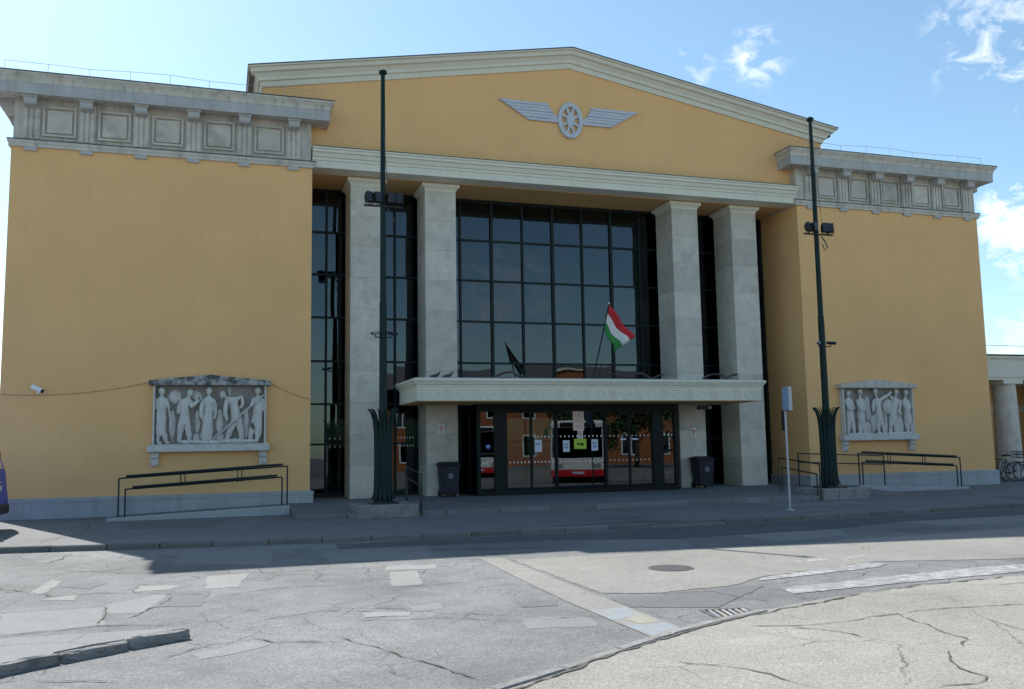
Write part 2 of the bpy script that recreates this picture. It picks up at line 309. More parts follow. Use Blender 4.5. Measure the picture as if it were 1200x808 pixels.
def link(name, me, parent=None, loc=(0, 0, 0), rotz=0, bevel=0, seg=1):
    o = bpy.data.objects.new(name, me); COL.objects.link(o); o.location = loc; o.rotation_euler = (0, 0, rotz)
    if parent: o.parent = parent
    if bevel:
        b = o.modifiers.new('bevel', 'BEVEL'); b.width = bevel; b.segments = seg; b.limit_method = 'ANGLE'; b.angle_limit = R(40)
    return o
def tag(o, label, cat=None, group=None, kind=None):
    if label: o['label'] = label
    if cat: o['category'] = cat
    if group: o['group'] = group
    if kind: o['kind'] = kind
    return o
def thing(name, label, cat, loc=(0, 0, 0), rotz=0, group=None):
    o = bpy.data.objects.new(name, None); COL.objects.link(o); o.location = loc; o.rotation_euler = (0, 0, rotz)
    o.empty_display_size = 0.2
    return tag(o, label, cat, group)
def copy_tree(o, parent=None):
    c = o.copy(); COL.objects.link(c); c.parent = parent
    for ch in list(o.children): copy_tree(ch, c)
    return c
def frame_bars(b, x0, x1, z0, z1, y0, y1, t, m=0):
    b.box(x0, x1, y0, y1, z0, z0 + t, m); b.box(x0, x1, y0, y1, z1 - t, z1, m)
    b.box(x0, x0 + t, y0, y1, z0 + t, z1 - t, m); b.box(x1 - t, x1, y0, y1, z0 + t, z1 - t, m); return b

ROAD = -0.19
def pz(x, y): return 0.012 * min(0.0, y)          # pavement falls gently to the kerb

# ================================================================== SETTING: ground, road, pavement
g = B().sheet([(-2500, -2500), (2500, -2500), (2500, 2500), (-2500, 2500)], -0.30).build('ground', 'ground'); tag(g, None, None, None, 'structure')
road = B().box(-90, 90, -75, -4.0, -0.28, ROAD).build('road', 'road'); tag(road, None, None, None, 'structure')

KERB = [(-60, -4.9), (-30, -5.3), (-16, -6.15), (-12.7, -6.75), (-11.2, -7.05), (-8, -7.4), (-4.7, -7.62), (-1.2, -7.55), (3.75, -7.3), (6.7, -7.0), (10, -6.7), (16, -6.4), (60, -5.5)]
def kerb_y(x):
    for (a, b), (c, d) in zip(KERB, KERB[1:]):
        if a <= x <= c: return b + (d - b) * (x - a) / (c - a)
pv = B(); xs = [-60, -40] + [-30 + i for i in range(61)] + [45, 60]
rows = []
for x in xs:
    ky = kerb_y(x) + 0.16
    rows.append([(x, ky, -0.28), (x, ky, pz(x, ky) - 0.004), (x, ky * 0.66, pz(x, ky * 0.66)), (x, ky * 0.33, pz(x, ky * 0.33)), (x, 0, 0), (x, 34, 0), (x, 34, -0.28)])
pv.loops(rows, 0, True, True)
pave = pv.build('pavement', 'pave'); tag(pave, None, None, None, 'structure')
# kerb stones along the pavement (dropped where the crossing is)
x = -19.0; k = 0
while x < 17.0:
    ln = random.uniform(0.92, 1.04); x1 = x + ln - 0.012
    ya, yb = kerb_y(x), kerb_y(x1); zt = pz(0, ya) + random.uniform(-0.008, 0.006)
    if -1.6 < x < -0.1: zt = ROAD + 0.045
    j = random.uniform(-0.012, 0.012)
    B().prism_z([(x, ya + j), (x1, yb + j), (x1, yb + 0.157 + j), (x, ya + 0.157 + j)], -0.27, zt).build('kerb_stone', 'concrete', pave, bevel=0.018)
    x += ln
for a, b_ in ((-60, -19.0), (x, 60)):
    st = B(); n = 12; lo = []
    for i in range(n + 1):
        xx = a + (b_ - a) * i / n; yy = kerb_y(xx); zz = pz(0, yy); lo.append([(xx, yy, -0.27), (xx, yy, zz), (xx, yy + 0.158, zz), (xx, yy + 0.158, -0.27)])
    st.loops(lo, 0, True, True); st.build('kerb_strip', 'concrete', pave)
# rough repair seam across the pavement
RIB = [0.0]
def ribbon(name, pts, w, z, mat, parent):
    RIB[0] += 0.0003
    b = B(); P = []
    for (x0, y0), (x1, y1) in zip(pts, pts[1:]):
        n = max(2, int(math.hypot(x1 - x0, y1 - y0) / 0.09))
        for i in range(n): P.append(Vector((x0 + (x1 - x0) * i / n, y0 + (y1 - y0) * i / n)))
    P.append(Vector(pts[-1])); off = 0; q = []
    for i in range(len(P)):
        t = (P[min(i + 1, len(P) - 1)] - P[max(0, i - 1)]).normalized(); nn = Vector((-t.y, t.x))
        off = off * 0.8 + random.uniform(-0.03, 0.03); ww = w * random.uniform(0.15, 1.15) * (0.3 if i in (0, len(P) - 1) else 1)
        zz = (z(P[i].x, P[i].y) if callable(z) else z) + (RIB[0] if parent.name == 'road' else RIB[0] * 0.2)
        c = P[i] + nn * off; q.append([(*(c - nn * ww / 2), zz), (*(c + nn * ww / 2), zz)])
    b.loops(q, 0, False); return b.build(name, mat, parent)

for p in [[(-4.2, -7.3), (-3.9, -5.6), (-4.4, -4.1)], [(1.5, -7.2), (1.2, -5.4), (2.1, -3.9)], [(-13.6, -5.9), (-13.0, -4.0), (-13.3, -1.8)], [(6.2, -6.7), (9.5, -5.2), (13.0, -4.9)], [(-9.9, -6.6), (-7.2, -6.1), (-3.0, -6.2)], [(8.7, -6.4), (8.9, -3.0), (9.3, -1.7)]]:
    ribbon('crack', p, 0.022, lambda x, y: pz(x, y) + 0.006, 'crack', pave)
for p, m_ in (([(-3.7, -7.2), (-0.6, -7.2), (-0.7, -5.9), (-3.6, -5.8)], 'p_dark'), ([(3.6, -5.4), (6.0, -5.3), (6.1, -4.2), (3.5, -4.3)], 'p_light'), ([(-12.4, -3.9), (-10.4, -4.0), (-10.2, -2.6), (-12.3, -2.5)], 'p_dark'), ([(10.5, -5.9), (13.8, -5.8), (13.9, -4.6), (10.6, -4.7)], 'p_dark')):
    B().add([(x, y, pz(x, y) + 0.004) for x, y in p], [(0, 1, 2, 3)]).build('asphalt_patch', m_, pave)
# ---- patches, cracks and paint on the road (world metres)
PATCH = {
 'p_light': [[(-12.7, -13.62), (-11.63, -13.6), (-11.48, -14.82), (-12.42, -14.99)], [(-11.51, -14.12), (-11.63, -13.48), (-10.98, -12.74), (-10.89, -12.93), (-11.17, -14.22)],
   [(-11.04, -9.43), (-10.85, -7.9), (-9.39, -7.98), (-9.55, -10.48)], [(-7.32, -16.18), (-6.64, -16.32), (-6.73, -16.88), (-7.46, -16.7)], [(-8.3, -14.98), (-7.88, -14.92), (-7.95, -15.31), (-8.29, -15.34)],
   [(-10.56, -16.67), (-10.08, -16.26), (-9.87, -16.43), (-10.02, -16.67), (-10.49, -16.91)], [(-8.61, -9.32), (-6.95, -9.7), (-7.0, -10.8), (-8.67, -10.44)],
   [(-0.85, -9.73), (1.77, -9.52), (1.1, -10.66), (-0.65, -11.1)], [(3.95, -8.85), (7.48, -8.69), (6.04, -10.03), (3.83, -9.98)]],
 'p_white': [[(-10.49, -11.38), (-9.9, -11.26), (-10.1, -12.59), (-10.51, -12.65)], [(-11.36, -11.95), (-10.79, -12.21), (-10.98, -12.5), (-11.35, -12.5)], [(-12.69, -12.06), (-12.62, -10.77), (-12.42, -11.07), (-12.5, -12.25)],
   [(-12.42, -12.74), (-12.02, -12.35), (-12.05, -12.91)], [(-7.98, -12.05), (-7.55, -12.05), (-7.79, -13.47), (-8.2, -13.45)], [(-7.91, -11.36), (-7.13, -11.51), (-7.27, -11.98), (-7.98, -11.85)], [(-8.84, -15.2), (-8.66, -15.18), (-8.33, -15.36), (-8.4, -15.56), (-8.86, -15.47)]],
 'p_dark': [[(-10.95, -12.78), (-10.43, -12.76), (-10.54, -14.01), (-11.06, -13.85)], [(-12.36, -11.58), (-12.11, -11.27), (-11.81, -11.49), (-11.97, -12.0)], [(-8.63, -14.8), (-8.31, -14.84), (-8.34, -15.14), (-8.62, -15.02)], [(-7.06, -15.22), (-6.6, -15.27), (-6.71, -15.67), (-7.14, -15.54)],
   [(-6.0, -15.4), (-5.38, -15.5), (-4.21, -15.28), (-3.86, -15.33), (-5.14, -16.45), (-6.0, -16.02)], [(-6.71, -8.8), (-4.43, -8.96), (-4.83, -10.05), (-6.81, -9.6)], [(-2.02, -9.85), (-0.9, -10.07), (-1.08, -11.3), (-2.5, -11.2)], [(2.57, -9.95), (3.8, -9.7), (3.7, -10.31), (2.41, -10.7)]],
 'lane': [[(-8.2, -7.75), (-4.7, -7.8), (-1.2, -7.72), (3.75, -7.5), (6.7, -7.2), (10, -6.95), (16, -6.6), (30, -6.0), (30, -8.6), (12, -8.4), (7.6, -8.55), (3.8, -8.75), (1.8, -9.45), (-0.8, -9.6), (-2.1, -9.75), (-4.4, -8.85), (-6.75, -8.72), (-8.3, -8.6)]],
 'beige': [[(-5.93, -11.45), (-3.56, -11.53), (-1.27, -11.53), (6.0, -10.9), (14, -11.2), (9, -14.3), (0.92, -14.6), (-1.08, -14.0), (-3.43, -14.65), (-4.14, -15.12), (-5.32, -15.32), (-5.9, -15.05)]],
}
PZ = 0.0
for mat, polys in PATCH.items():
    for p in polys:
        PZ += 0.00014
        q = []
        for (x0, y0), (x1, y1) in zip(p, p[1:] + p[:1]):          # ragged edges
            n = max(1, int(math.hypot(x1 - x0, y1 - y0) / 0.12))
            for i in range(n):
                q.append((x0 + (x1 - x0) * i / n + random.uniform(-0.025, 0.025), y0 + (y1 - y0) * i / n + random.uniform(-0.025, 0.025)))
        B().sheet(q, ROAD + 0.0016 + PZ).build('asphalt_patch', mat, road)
B().sheet([(-6.34, -11.0), (-5.97, -11.2), (-6.02, -13.5), (-6.02, -15.0), (-6.04, -17.3), (-6.5, -17.55), (-6.52, -15.5), (-6.46, -13.5)], ROAD + 0.0064).build('trench_patch', 'beige', road)
for p in [[(-6.5, -16.05), (-6.06, -16.02), (-6.08, -16.52), (-6.5, -16.66)], [(-6.5, -16.95), (-6.07, -16.94), (-6.08, -17.28), (-6.46, -17.5)]]:
    B().sheet(p, ROAD + 0.0072).build('paint_patch', 'bluepaint', road)
B().sheet([(-6.17, -16.5), (-6.07, -16.4), (-6.08, -16.93), (-6.33, -16.94), (-6.35, -16.66)], ROAD + 0.0080).build('paint_patch', 'yellowpaint', road)
for p in [[(-3.77, -15.58), (-3.89, -16.0), (-2.98, -15.9), (-0.97, -15.74), (0.3, -15.66), (3.5, -15.4), (3.6, -15.0), (-0.52, -15.14)], [(-3.55, -14.74), (-3.62, -14.95), (-1.43, -14.52), (-1.08, -14.27), (-1.28, -14.07)],
          [(-2.17, -13.42), (-1.6, -13.35), (-1.47, -13.53), (-2.1, -13.67)], [(-1.29, -13.5), (-0.74, -13.29), (-0.75, -13.41), (-1.37, -13.69)]]:
    q = []
    for (x0, y0), (x1, y1) in zip(p, p[1:] + p[:1]):
        n = max(1, int(math.hypot(x1 - x0, y1 - y0) / 0.05)); ux, uy = (y1 - y0) / math.hypot(x1 - x0, y1 - y0), -(x1 - x0) / math.hypot(x1 - x0, y1 - y0)
        for i in range(n):
            a = 0.035 * noise.noise((x0 + (x1 - x0) * i / n * 1.0 + y0, i * 0.35, 3.1)) + random.uniform(-0.008, 0.008)
            q.append((x0 + (x1 - x0) * i / n + ux * a, y0 + (y1 - y0) * i / n + uy * a))
    B().sheet(q, ROAD + 0.0066).build('painted_line', 'linepaint', road)
for p in [[(-12.41, -15.04), (-11.95, -15.01), (-11.49, -14.87), (-10.81, -15.1)], [(-11.61, -13.61), (-11.47, -14.83), (-11.24, -14.87)], [(-11.28, -14.5), (-11.06, -13.91), (-10.91, -13.13)], [(-12.82, -9.49), (-11.75, -10.41), (-10.66, -10.71)],
          [(-13.15, -11.39), (-12.35, -12.5), (-11.76, -12.47), (-10.51, -13.1)], [(-10.4, -13.36), (-9.56, -13.0), (-8.79, -13.02)], [(-10.81, -16.71), (-10.39, -16.33), (-10.0, -16.17), (-9.85, -16.43), (-9.39, -16.54)], [(-13.68, -8.76), (-12.98, -8.51), (-12.86, -7.2)],
          [(-8.11, -13.64), (-7.0, -13.33), (-6.5, -13.2)], [(-8.95, -15.64), (-8.07, -15.81), (-7.38, -16.31), (-6.54, -16.36)], [(-9.22, -16.45), (-8.84, -17.44), (-8.58, -17.94), (-8.42, -18.41)], [(-5.44, -15.34), (-4.7, -15.46), (-4.46, -16.35)],
          [(-9.96, -15.21), (-9.22, -14.88), (-8.61, -15.26)], [(-11.73, -17.21), (-11.21, -17.42), (-11.09, -17.41)], [(-7.2, -14.05), (-6.55, -13.84)], [(-13.2, -10.2), (-12.1, -10.0), (-11.3, -9.6)]]:
    ribbon('crack', p, 0.022, ROAD + 0.0050, 'crack', road)
ribbon('crack', [(-9.4, -0.9), (-8.9, -2.6), (-8.2, -4.2), (-7.4, -5.6), (-6.9, -7.4)], 0.03, lambda x, y: pz(x, y) + 0.006, 'crack', pave)

# ---- traffic island on the right, with a low kerb
KR = [(-9.6, -20.0), (-8.87, -19.15), (-8.52, -18.86), (-7.88, -18.49), (-7.28, -18.1), (-6.34, -17.52), (-5.43, -17.07), (-3.88, -16.49), (-2.38, -16.12), (-0.9, -16.0), (4, -15.9), (20, -15.9)]
inner = [(x + 0.06, y - 0.13) for x, y in KR]
isl = B().prism_z([(-10.2, -24)] + [(-9.2, -30), (20, -40)][0:0] + [(-9.5, -40), (20, -40)] + list(reversed(inner)), -0.27, -0.152).build('traffic_island', 'island')
tag(isl, None, None, None, 'structure')
def along(pts, step):
    out = [Vector(pts[0])]; d = 0
    for a, b_ in zip(pts, pts[1:]):
        a, b_ = Vector(a), Vector(b_); L = (b_ - a).length; s = step - d
        while s < L: out.append(a + (b_ - a) * s / L); s += step
        d = L - (s - step)
    return out
ks = along(KR[:11], 0.82)
for a, b_ in zip(ks, ks[1:]):
    t = (b_ - a).normalized(); nn = Vector((-t.y, t.x)); e = b_ - t * random.uniform(0.008, 0.03); j = nn * random.uniform(-0.008, 0.008)
    w = 0.12; top = -0.146 if a.x < -5.2 else -0.168
    p = [a - nn * w + j, e - nn * w + j, e + j, a + j]
    B().prism_z([tuple(q) for q in p], -0.27, top + random.uniform(-0.005, 0.005)).build('kerb_stone', 'kerbrough', isl, bevel=0.015)
for p in [[(-5.46, -17.58), (-5.08, -17.79), (-4.41, -17.75), (-3.77, -17.62)], [(-3.77, -17.62), (-3.87, -17.83), (-3.97, -18.39), (-4.05, -18.88), (-4.29, -19.07)], [(-3.68, -17.61), (-3.04, -17.62), (-2.21, -17.7)],
          [(-6.81, -18.65), (-6.5, -18.98), (-6.33, -19.25), (-6.33, -19.52), (-6.28, -19.75)], [(-4.57, -19.13), (-4.78, -19.44), (-4.88, -19.64), (-4.91, -19.9), (-5.13, -20.05), (-5.48, -20.01)], [(-5.14, -17.81), (-4.9, -18.12), (-4.83, -18.4)],
          [(-1.79, -16.32), (-1.62, -16.54), (-0.96, -16.54)]]:
    ribbon('crack', p, 0.024, -0.147, 'crack', isl)
ribbon('crack', [(x + 0.07, y - 0.15) for x, y in KR[1:10]], 0.05, -0.1465, 'crack', isl)

# ---- small island on the left with a broken raised kerb
il = B().prism_z([(-10.72, -15.92), (-10.80, -15.74), (-12.29, -15.62), (-14, -15.8), (-19, -17.2), (-17, -20.0), (-12.12, -16.80), (-11.4, -16.24)], -0.27, -0.108).build('traffic_island', 'p_light')
tag(il, None, None, None, 'structure')
kl = [(-10.60, -15.93), (-11.32, -16.35), (-12.05, -16.93), (-13.4, -17.85), (-15.2, -19.0), (-16.9, -20.1)]
ks = along(kl, 0.62)
for i, (a, b_) in enumerate(zip(ks, ks[1:])):
    t = (b_ - a).normalized(); nn = Vector((-t.y, t.x)); e = b_ - t * random.uniform(0.012, 0.03); j = nn * random.uniform(-0.018, 0.018)
    bm = bmesh.new(); me = B().prism_z([tuple(a + j), tuple(e + j), tuple(e - nn * 0.125 + j), tuple(a - nn * 0.125 + j)], -0.27, -0.100 - (0.015 if i == 1 else 0)).mesh('kerb_stone', 'kerbrough')
    bm.from_mesh(me); bmesh.ops.subdivide_edges(bm, edges=bm.edges, cuts=6, use_grid_fill=True)
    for v in bm.verts: v.co += Vector((random.uniform(-1, 1), random.uniform(-1, 1), random.uniform(-1, 0.6))) * 0.007 * (1 + 1.0 * max(0, math.sin(v.co.x * 9 + v.co.y * 5)))
    bm.to_mesh(me); bm.free(); link('kerb_stone', me, il)

# ---- drain grate with painted bars, round manhole cover
t = thing('drain_grate', 'square drain grate with pale painted bars at the kerb of the island', 'drain', (-5.2, -16.80, ROAD), R(-8))
frame_bars_b = B()
for a in ((-0.26, 0.26, -0.24, -0.20), (-0.26, 0.26, 0.20, 0.24), (-0.26, -0.22, -0.20, 0.20), (0.22, 0.26, -0.20, 0.20)): frame_bars_b.box(*a, 0.002, 0.016)
frame_bars_b.build('rim', 'iron', t); B().box(-0.22, 0.22, -0.20, 0.20, 0.001, 0.005).build('pit', 'pit', t)
for i in range(6):
    x = -0.185 + i * 0.074
    B().add([(x - 0.018 - 0.02, -0.195, 0.007), (x + 0.018 - 0.02, -0.195, 0.007), (x + 0.018 + 0.02, 0.195, 0.007), (x - 0.018 + 0.02, 0.195, 0.007),
             (x - 0.018 - 0.02, -0.195, 0.015), (x + 0.018 - 0.02, -0.195, 0.015), (x + 0.018 + 0.02, 0.195, 0.015), (x - 0.018 + 0.02, 0.195, 0.015)],
            [(0, 3, 2, 1), (4, 5, 6, 7), (0, 1, 5, 4), (1, 2, 6, 5), (2, 3, 7, 6), (3, 0, 4, 7)]).build('grate_bar', ['bluepaint', 'yellowpaint', 'linepaint'][i % 3], t)
t = thing('manhole_cover', 'round ribbed iron manhole cover set in the beige asphalt', 'manhole cover', (-4.13, -13.40, ROAD + 0.004))
B().lathe([(0.33, 0.001), (0.33, 0.010), (0.29, 0.010), (0.29, 0.004)], 28, cap=False).build('rim', 'iron', t)
B().lathe([(0.288, 0.001), (0.288, 0.005)], 28).build('cover', 'pit', t)
for i in range(9):
    x = -0.24 + i * 0.06; h = math.sqrt(0.28 ** 2 - x * x); B().box(x - 0.016, x + 0.016, -h, h, 0.004, 0.011).build('rib', 'iron', t)

# ================================================================== STATION BUILDING
ST = thing('station_building', 'ochre railway station hall with gabled pediment, stone pillars and glazed front', 'building')
A, BX = 8.0, 15.6; Z1, ZT = 0.5, 9.56
for s in (-1, 1):
    x0, x1 = sorted((s * A, s * BX))
    B().box(x0, x1, 0, 15, 0.3, 9.60).build('side_block_wall', 'ochre', ST)
    pl = B(); pl.rect_sweep(x0, x1, 0, 15, [(0.085, -0.05), (0.085, 0.40), (0.10, 0.402), (0.10, 0.475), (0.03, 0.505), (-0.2, 0.505)]).build('plinth', 'plinth', ST)
    n = 6
    # frieze wall with bottom moulding
    fr = B().rect_sweep(x0, x1, 0, 15, [(-0.3, 9.50), (0.06, 9.50), (0.06, 9.57), (0.085, 9.60), (0.085, 9.67), (0.0, 9.70), (-0.03, 9.70), (-0.03, 10.86)]).build('frieze', 'stone', ST)
    dk = B()
    dk.rect_sweep(x0, x1, 0, 15, [(-0.2, 9.672), (0.10, 9.672), (0.10, 9.692), (-0.2, 9.70)]); dk.build('frieze_ledge', 'flash', fr)
    bx = [s * (8.53 + 1.324 * i) for i in range(n)]
    me_pil = B().box(-0.20, 0.20, -0.055, 0.05, 9.705, 10.84).box(-0.165, -0.085, -0.085, -0.05, 9.705, 10.62).box(-0.04, 0.04, -0.085, -0.05, 9.705, 10.62).box(0.085, 0.165, -0.085, -0.05, 9.705, 10.62).mesh('triglyph', 'panel')
    me_br = B().prism_x([(0.05, 10.50), (-0.30, 10.56), (-0.34, 10.60), (-0.34, 10.73), (0.05, 10.73)], -0.15, 0.15).box(-0.19, 0.19, -0.37, 0.05, 10.732, 10.815).mesh('bracket', 'fascia')
    me_gu = B().box(-0.15, 0.15, -0.06, 0.05, 9.40, 9.497).mesh('gutta', 'fascia')
    pw = 0.395
    me_pn = B()
    frame_bars(me_pn, -pw, pw, 9.82, 10.62, -0.045, 0.05, 0.05)
    me_pn.box(-pw + 0.10, pw - 0.10, -0.02, 0.05, 9.92, 10.52)
    me_pn = me_pn.mesh('panel', 'panel')
    for i, xx in enumerate(bx):
        link('triglyph', me_pil, fr, (xx, 0, 0)); link('bracket', me_br, fr, (xx, 0, 0)); link('gutta', me_gu, fr, (xx, 0, 0))
        if i < n - 1: link('panel', me_pn, fr, (xx + s * 0.662, 0, 0))
    # two brackets on the outer return
    for yy in (0.35, 1.67, 3.0):
        o = link('bracket', me_br, fr, (x0 if s < 0 else x1, yy, 0), -R(90) if s < 0 else R(90))
    co = B().rect_sweep(x0, x1, 0, 15, [(-0.25, 10.82), (0.40, 10.80), (0.42, 10.78), (0.44, 10.78), (0.44, 11.05), (0.455, 11.07), (0.455, 11.10), (0.47, 11.17), (0.52, 11.24), (0.55, 11.27), (0.55, 11.32), (0.30, 11.36), (-0.2, 11.36)]).build('cornice', ['fascia', 'stone'], ST)
    for p_ in co.data.polygons:
        if p_.center.z > 11.06 or (p_.center.z < 10.81 and abs(p_.normal.z) > 0.5): p_.material_index = 1
    B().rect_sweep(x0, x1, 0, 15, [(-0.1, 11.33), (0.565, 11.325), (0.565, 11.345), (-0.1, 11.42)]).build('flashing', 'flash', co)
    # lightning conductor along the roof edge
    w = B(); pts = []
    for i in range(9):
        xx = x0 - 0.2 + (x1 - x0 + 0.4) * i / 8; z = 11.72 + 0.02 * math.sin(i * 2.1); pts.append((xx, -0.15 + 0.06 * math.sin(i * 1.3), z)); w.tube([(xx, -0.15, 11.35), pts[-1]], 0.006, 5)
    w.tube(pts, 0.006, 5); w.build('lightning_wire', 'steel', ST)

# ---- pediment wall, raking cornice, horizontal cornice
YW = 0.35; W = 9.35; SL = 0.1745; ZAP = 14.04
def zl(x): return ZAP - SL * abs(x)
B().prism_y([(-W, 9.58), (W, 9.58), (W, zl(W) - 0.2), (0, ZAP - 0.2), (-W, zl(W) - 0.2)], YW, 2.1).build('pediment_wall', 'ochre', ST)
prof = [(0.54, -0.05), (0.54, 0.05), (0.40, 0.09), (0.38, 0.15), (0.30, 0.17), (0.20, 0.25), (0.17, 0.33), (0.06, 0.36), (0.06, 0.43), (0.0, 0.43), (-0.02, 0.0)]
rk = B(); lo = []
for tt, d in prof:
    xe = W + d; lo.append([(-xe, 16, zl(xe) - tt), (-xe, YW - d, zl(xe) - tt), (0, YW - d, ZAP - tt), (xe, YW - d, zl(xe) - tt), (xe, 16, zl(xe) - tt)])
rk.loops(lo, 0, False); rco = rk.build('raking_cornice', 'cream', ST)
fl = B(); lo = []
for tt, d in [(0.02, 0.445), (-0.012, 0.445), (-0.035, 0.0)]:
    xe = W + d; lo.append([(-xe, 16, zl(xe) - tt), (-xe, YW - d, zl(xe) - tt), (0, YW - d, ZAP - tt), (xe, YW - d, zl(xe) - tt), (xe, 16, zl(xe) - tt)])
fl.loops(lo, 0, False).build('flashing', 'flash', rco)
hc = B().prism_x([(0.6, 9.56), (0.02, 9.56), (0.02, 9.76), (-0.01, 9.77), (-0.01, 9.84), (-0.05, 9.86), (-0.09, 9.96), (-0.14, 9.98), (-0.14, 10.05), (-0.18, 10.07), (-0.18, 10.12), (0.6, 10.16)], -7.995, 7.995)
hco = hc.build('entablature_cornice', 'cream', ST)
B().prism_x([(0.34, 10.15), (-0.19, 10.115), (-0.19, 10.135), (0.34, 10.185)], -7.99, 7.99).build('flashing', 'flash', hco)
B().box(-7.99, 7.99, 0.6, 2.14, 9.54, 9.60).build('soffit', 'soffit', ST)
# ---- hall body behind: side walls, roof, back wall with rear openings
for s in (-1, 1):
    x0, x1 = sorted((s * 9.3, s * 8.9)); B().box(x0, x1, 2.1, 16, 9.3, zl(9.3) - 0.1).build('clerestory_wall', 'ochre', ST)
    B().add([(0, 0.3, ZAP - 0.06), (s * (W + 0.4), 0.3, zl(W + 0.4) - 0.06), (s * (W + 0.4), 16.3, zl(W + 0.4) - 0.06), (0, 16.3, ZAP - 0.06),
             (0, 0.3, ZAP - 0.2), (s * (W + 0.4), 0.3, zl(W + 0.4) - 0.2), (s * (W + 0.4), 16.3, zl(W + 0.4) - 0.2), (0, 16.3, ZAP - 0.2)],
            [(0, 1, 2, 3), (4, 7, 6, 5), (0, 4, 5, 1), (1, 5, 6, 2), (2, 6, 7, 3), (3, 7, 4, 0)]).build('roof', 'roof', ST)
    x0, x1 = sorted((s * 8.02, s * 15.5)); B().box(x0, x1, 0.05, 14.9, 11.30, 11.40).build('roof', 'roof', ST)
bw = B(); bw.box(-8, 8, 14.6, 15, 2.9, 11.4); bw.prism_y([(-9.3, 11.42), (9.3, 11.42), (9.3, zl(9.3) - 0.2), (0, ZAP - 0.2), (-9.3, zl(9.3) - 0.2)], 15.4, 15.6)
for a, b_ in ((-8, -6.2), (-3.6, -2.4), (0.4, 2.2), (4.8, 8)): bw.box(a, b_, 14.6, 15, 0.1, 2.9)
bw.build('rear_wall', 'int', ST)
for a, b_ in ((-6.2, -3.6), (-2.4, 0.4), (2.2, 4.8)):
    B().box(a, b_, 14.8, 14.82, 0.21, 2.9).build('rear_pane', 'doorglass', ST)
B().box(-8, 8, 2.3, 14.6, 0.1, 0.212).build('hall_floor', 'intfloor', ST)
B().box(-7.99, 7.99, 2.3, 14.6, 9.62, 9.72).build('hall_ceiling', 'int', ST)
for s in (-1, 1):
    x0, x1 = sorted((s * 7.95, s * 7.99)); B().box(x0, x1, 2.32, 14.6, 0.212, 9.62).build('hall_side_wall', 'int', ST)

# ---- portico pillars: stone courses round a core, capital and shaft base
CW = 0.475; CY0, CY1 = 0.69, 1.84; ZB, ZC = 0.20, 9.30; NC = 10
hc_ = (ZC - ZB) / NC
me_blk = B().box(-CW, CW, CY0, CY1, 0.002, hc_ - 0.002).mesh('stone_block', 'stone_block')
me_cap = B().rect_sweep(-CW, CW, CY0, CY1, [(-0.1, ZC), (0.0, ZC), (0.01, ZC + 0.05), (0.05, ZC + 0.10), (0.10, ZC + 0.13), (0.10, ZC + 0.22), (0.0, ZC + 0.238)]).mesh('capital', 'cream')
for cx in (-6.35, -4.128, 4.128, 6.35):
    c = B().box(cx - CW + 0.012, cx + CW - 0.012, CY0 + 0.012, CY1 - 0.012, ZB - 0.05, ZC).build('pillar', 'stone', ST)
    for k in range(NC):
        o = link('stone_block', me_blk, c, (cx, 0, ZB + k * hc_), 0, 0.006)
    link('capital', me_cap, c, (cx, 0, 0))

# ---- great window wall: frame, mullions, panes
YG = 2.2
ww = B(); frame_bars(ww, -7.98, 7.98, 0.22, 9.535, YG - 0.06, YG + 0.08, 0.09); ww = ww.build('window_wall', 'frame', ST)
vx = [1.05 * k for k in range(-7, 8)]; hz = [1.75, 2.95, 4.24, 5.57, 6.89, 8.20]
me_v1 = B().box(-0.045, 0.045, YG - 0.075, YG + 0.07, 0.31, 9.445).mesh('mullion', 'frame'); me_v2 = B().box(-0.032, 0.032, YG - 0.07, YG + 0.07, 0.31, 9.445).mesh('mullion', 'frame')
for i, xx in enumerate(vx): link('mullion', me_v1 if i % 2 else me_v2, ww, (xx, 0, 0))
for zz in hz: B().box(-7.89, 7.89, YG - 0.055, YG + 0.06, zz - 0.03, zz + 0.03).build('transom', 'frame', ww)
XS = [-7.89] + vx + [7.89]; ZS = [0.31] + hz + [9.445]
for i in range(len(XS) - 1):
    for j in range(len(ZS) - 1):
        if abs((XS[i] + XS[i + 1]) / 2) < 2.7 and j < 2: continue           # doorway behind the vestibule
        w, h = (XS[i + 1] - XS[i]) / 2 + 0.01, (ZS[j + 1] - ZS[j]) / 2 + 0.01
        p = B().box(-w, w, -0.006, 0.006, -h, h).build('pane', 'glass', ww, ((XS[i] + XS[i + 1]) / 2, YG, (ZS[j] + ZS[j + 1]) / 2))
        p.rotation_euler = (random.gauss(0, 0.006), 0, random.gauss(0, 0.006))

# ---- entrance platform of sloping slabs, with stepped edge stones
plat = B().prism_x([(-3.25, -0.06), (-3.25, 0.085), (0.6, 0.198), (2.3, 0.205), (2.3, -0.06)], -8.62, 8.62).build('entrance_platform', 'pave', ST)
x = -8.62
while x < 8.5:
    ln = min(random.uniform(1.1, 1.5), 8.62 - x); B().prism_x([(-3.55, -0.08), (-3.55, 0.078), (-3.252, 0.088), (-3.252, -0.08)], x, x + ln - 0.012).build('step_stone', 'step', plat, bevel=0.012); x += ln

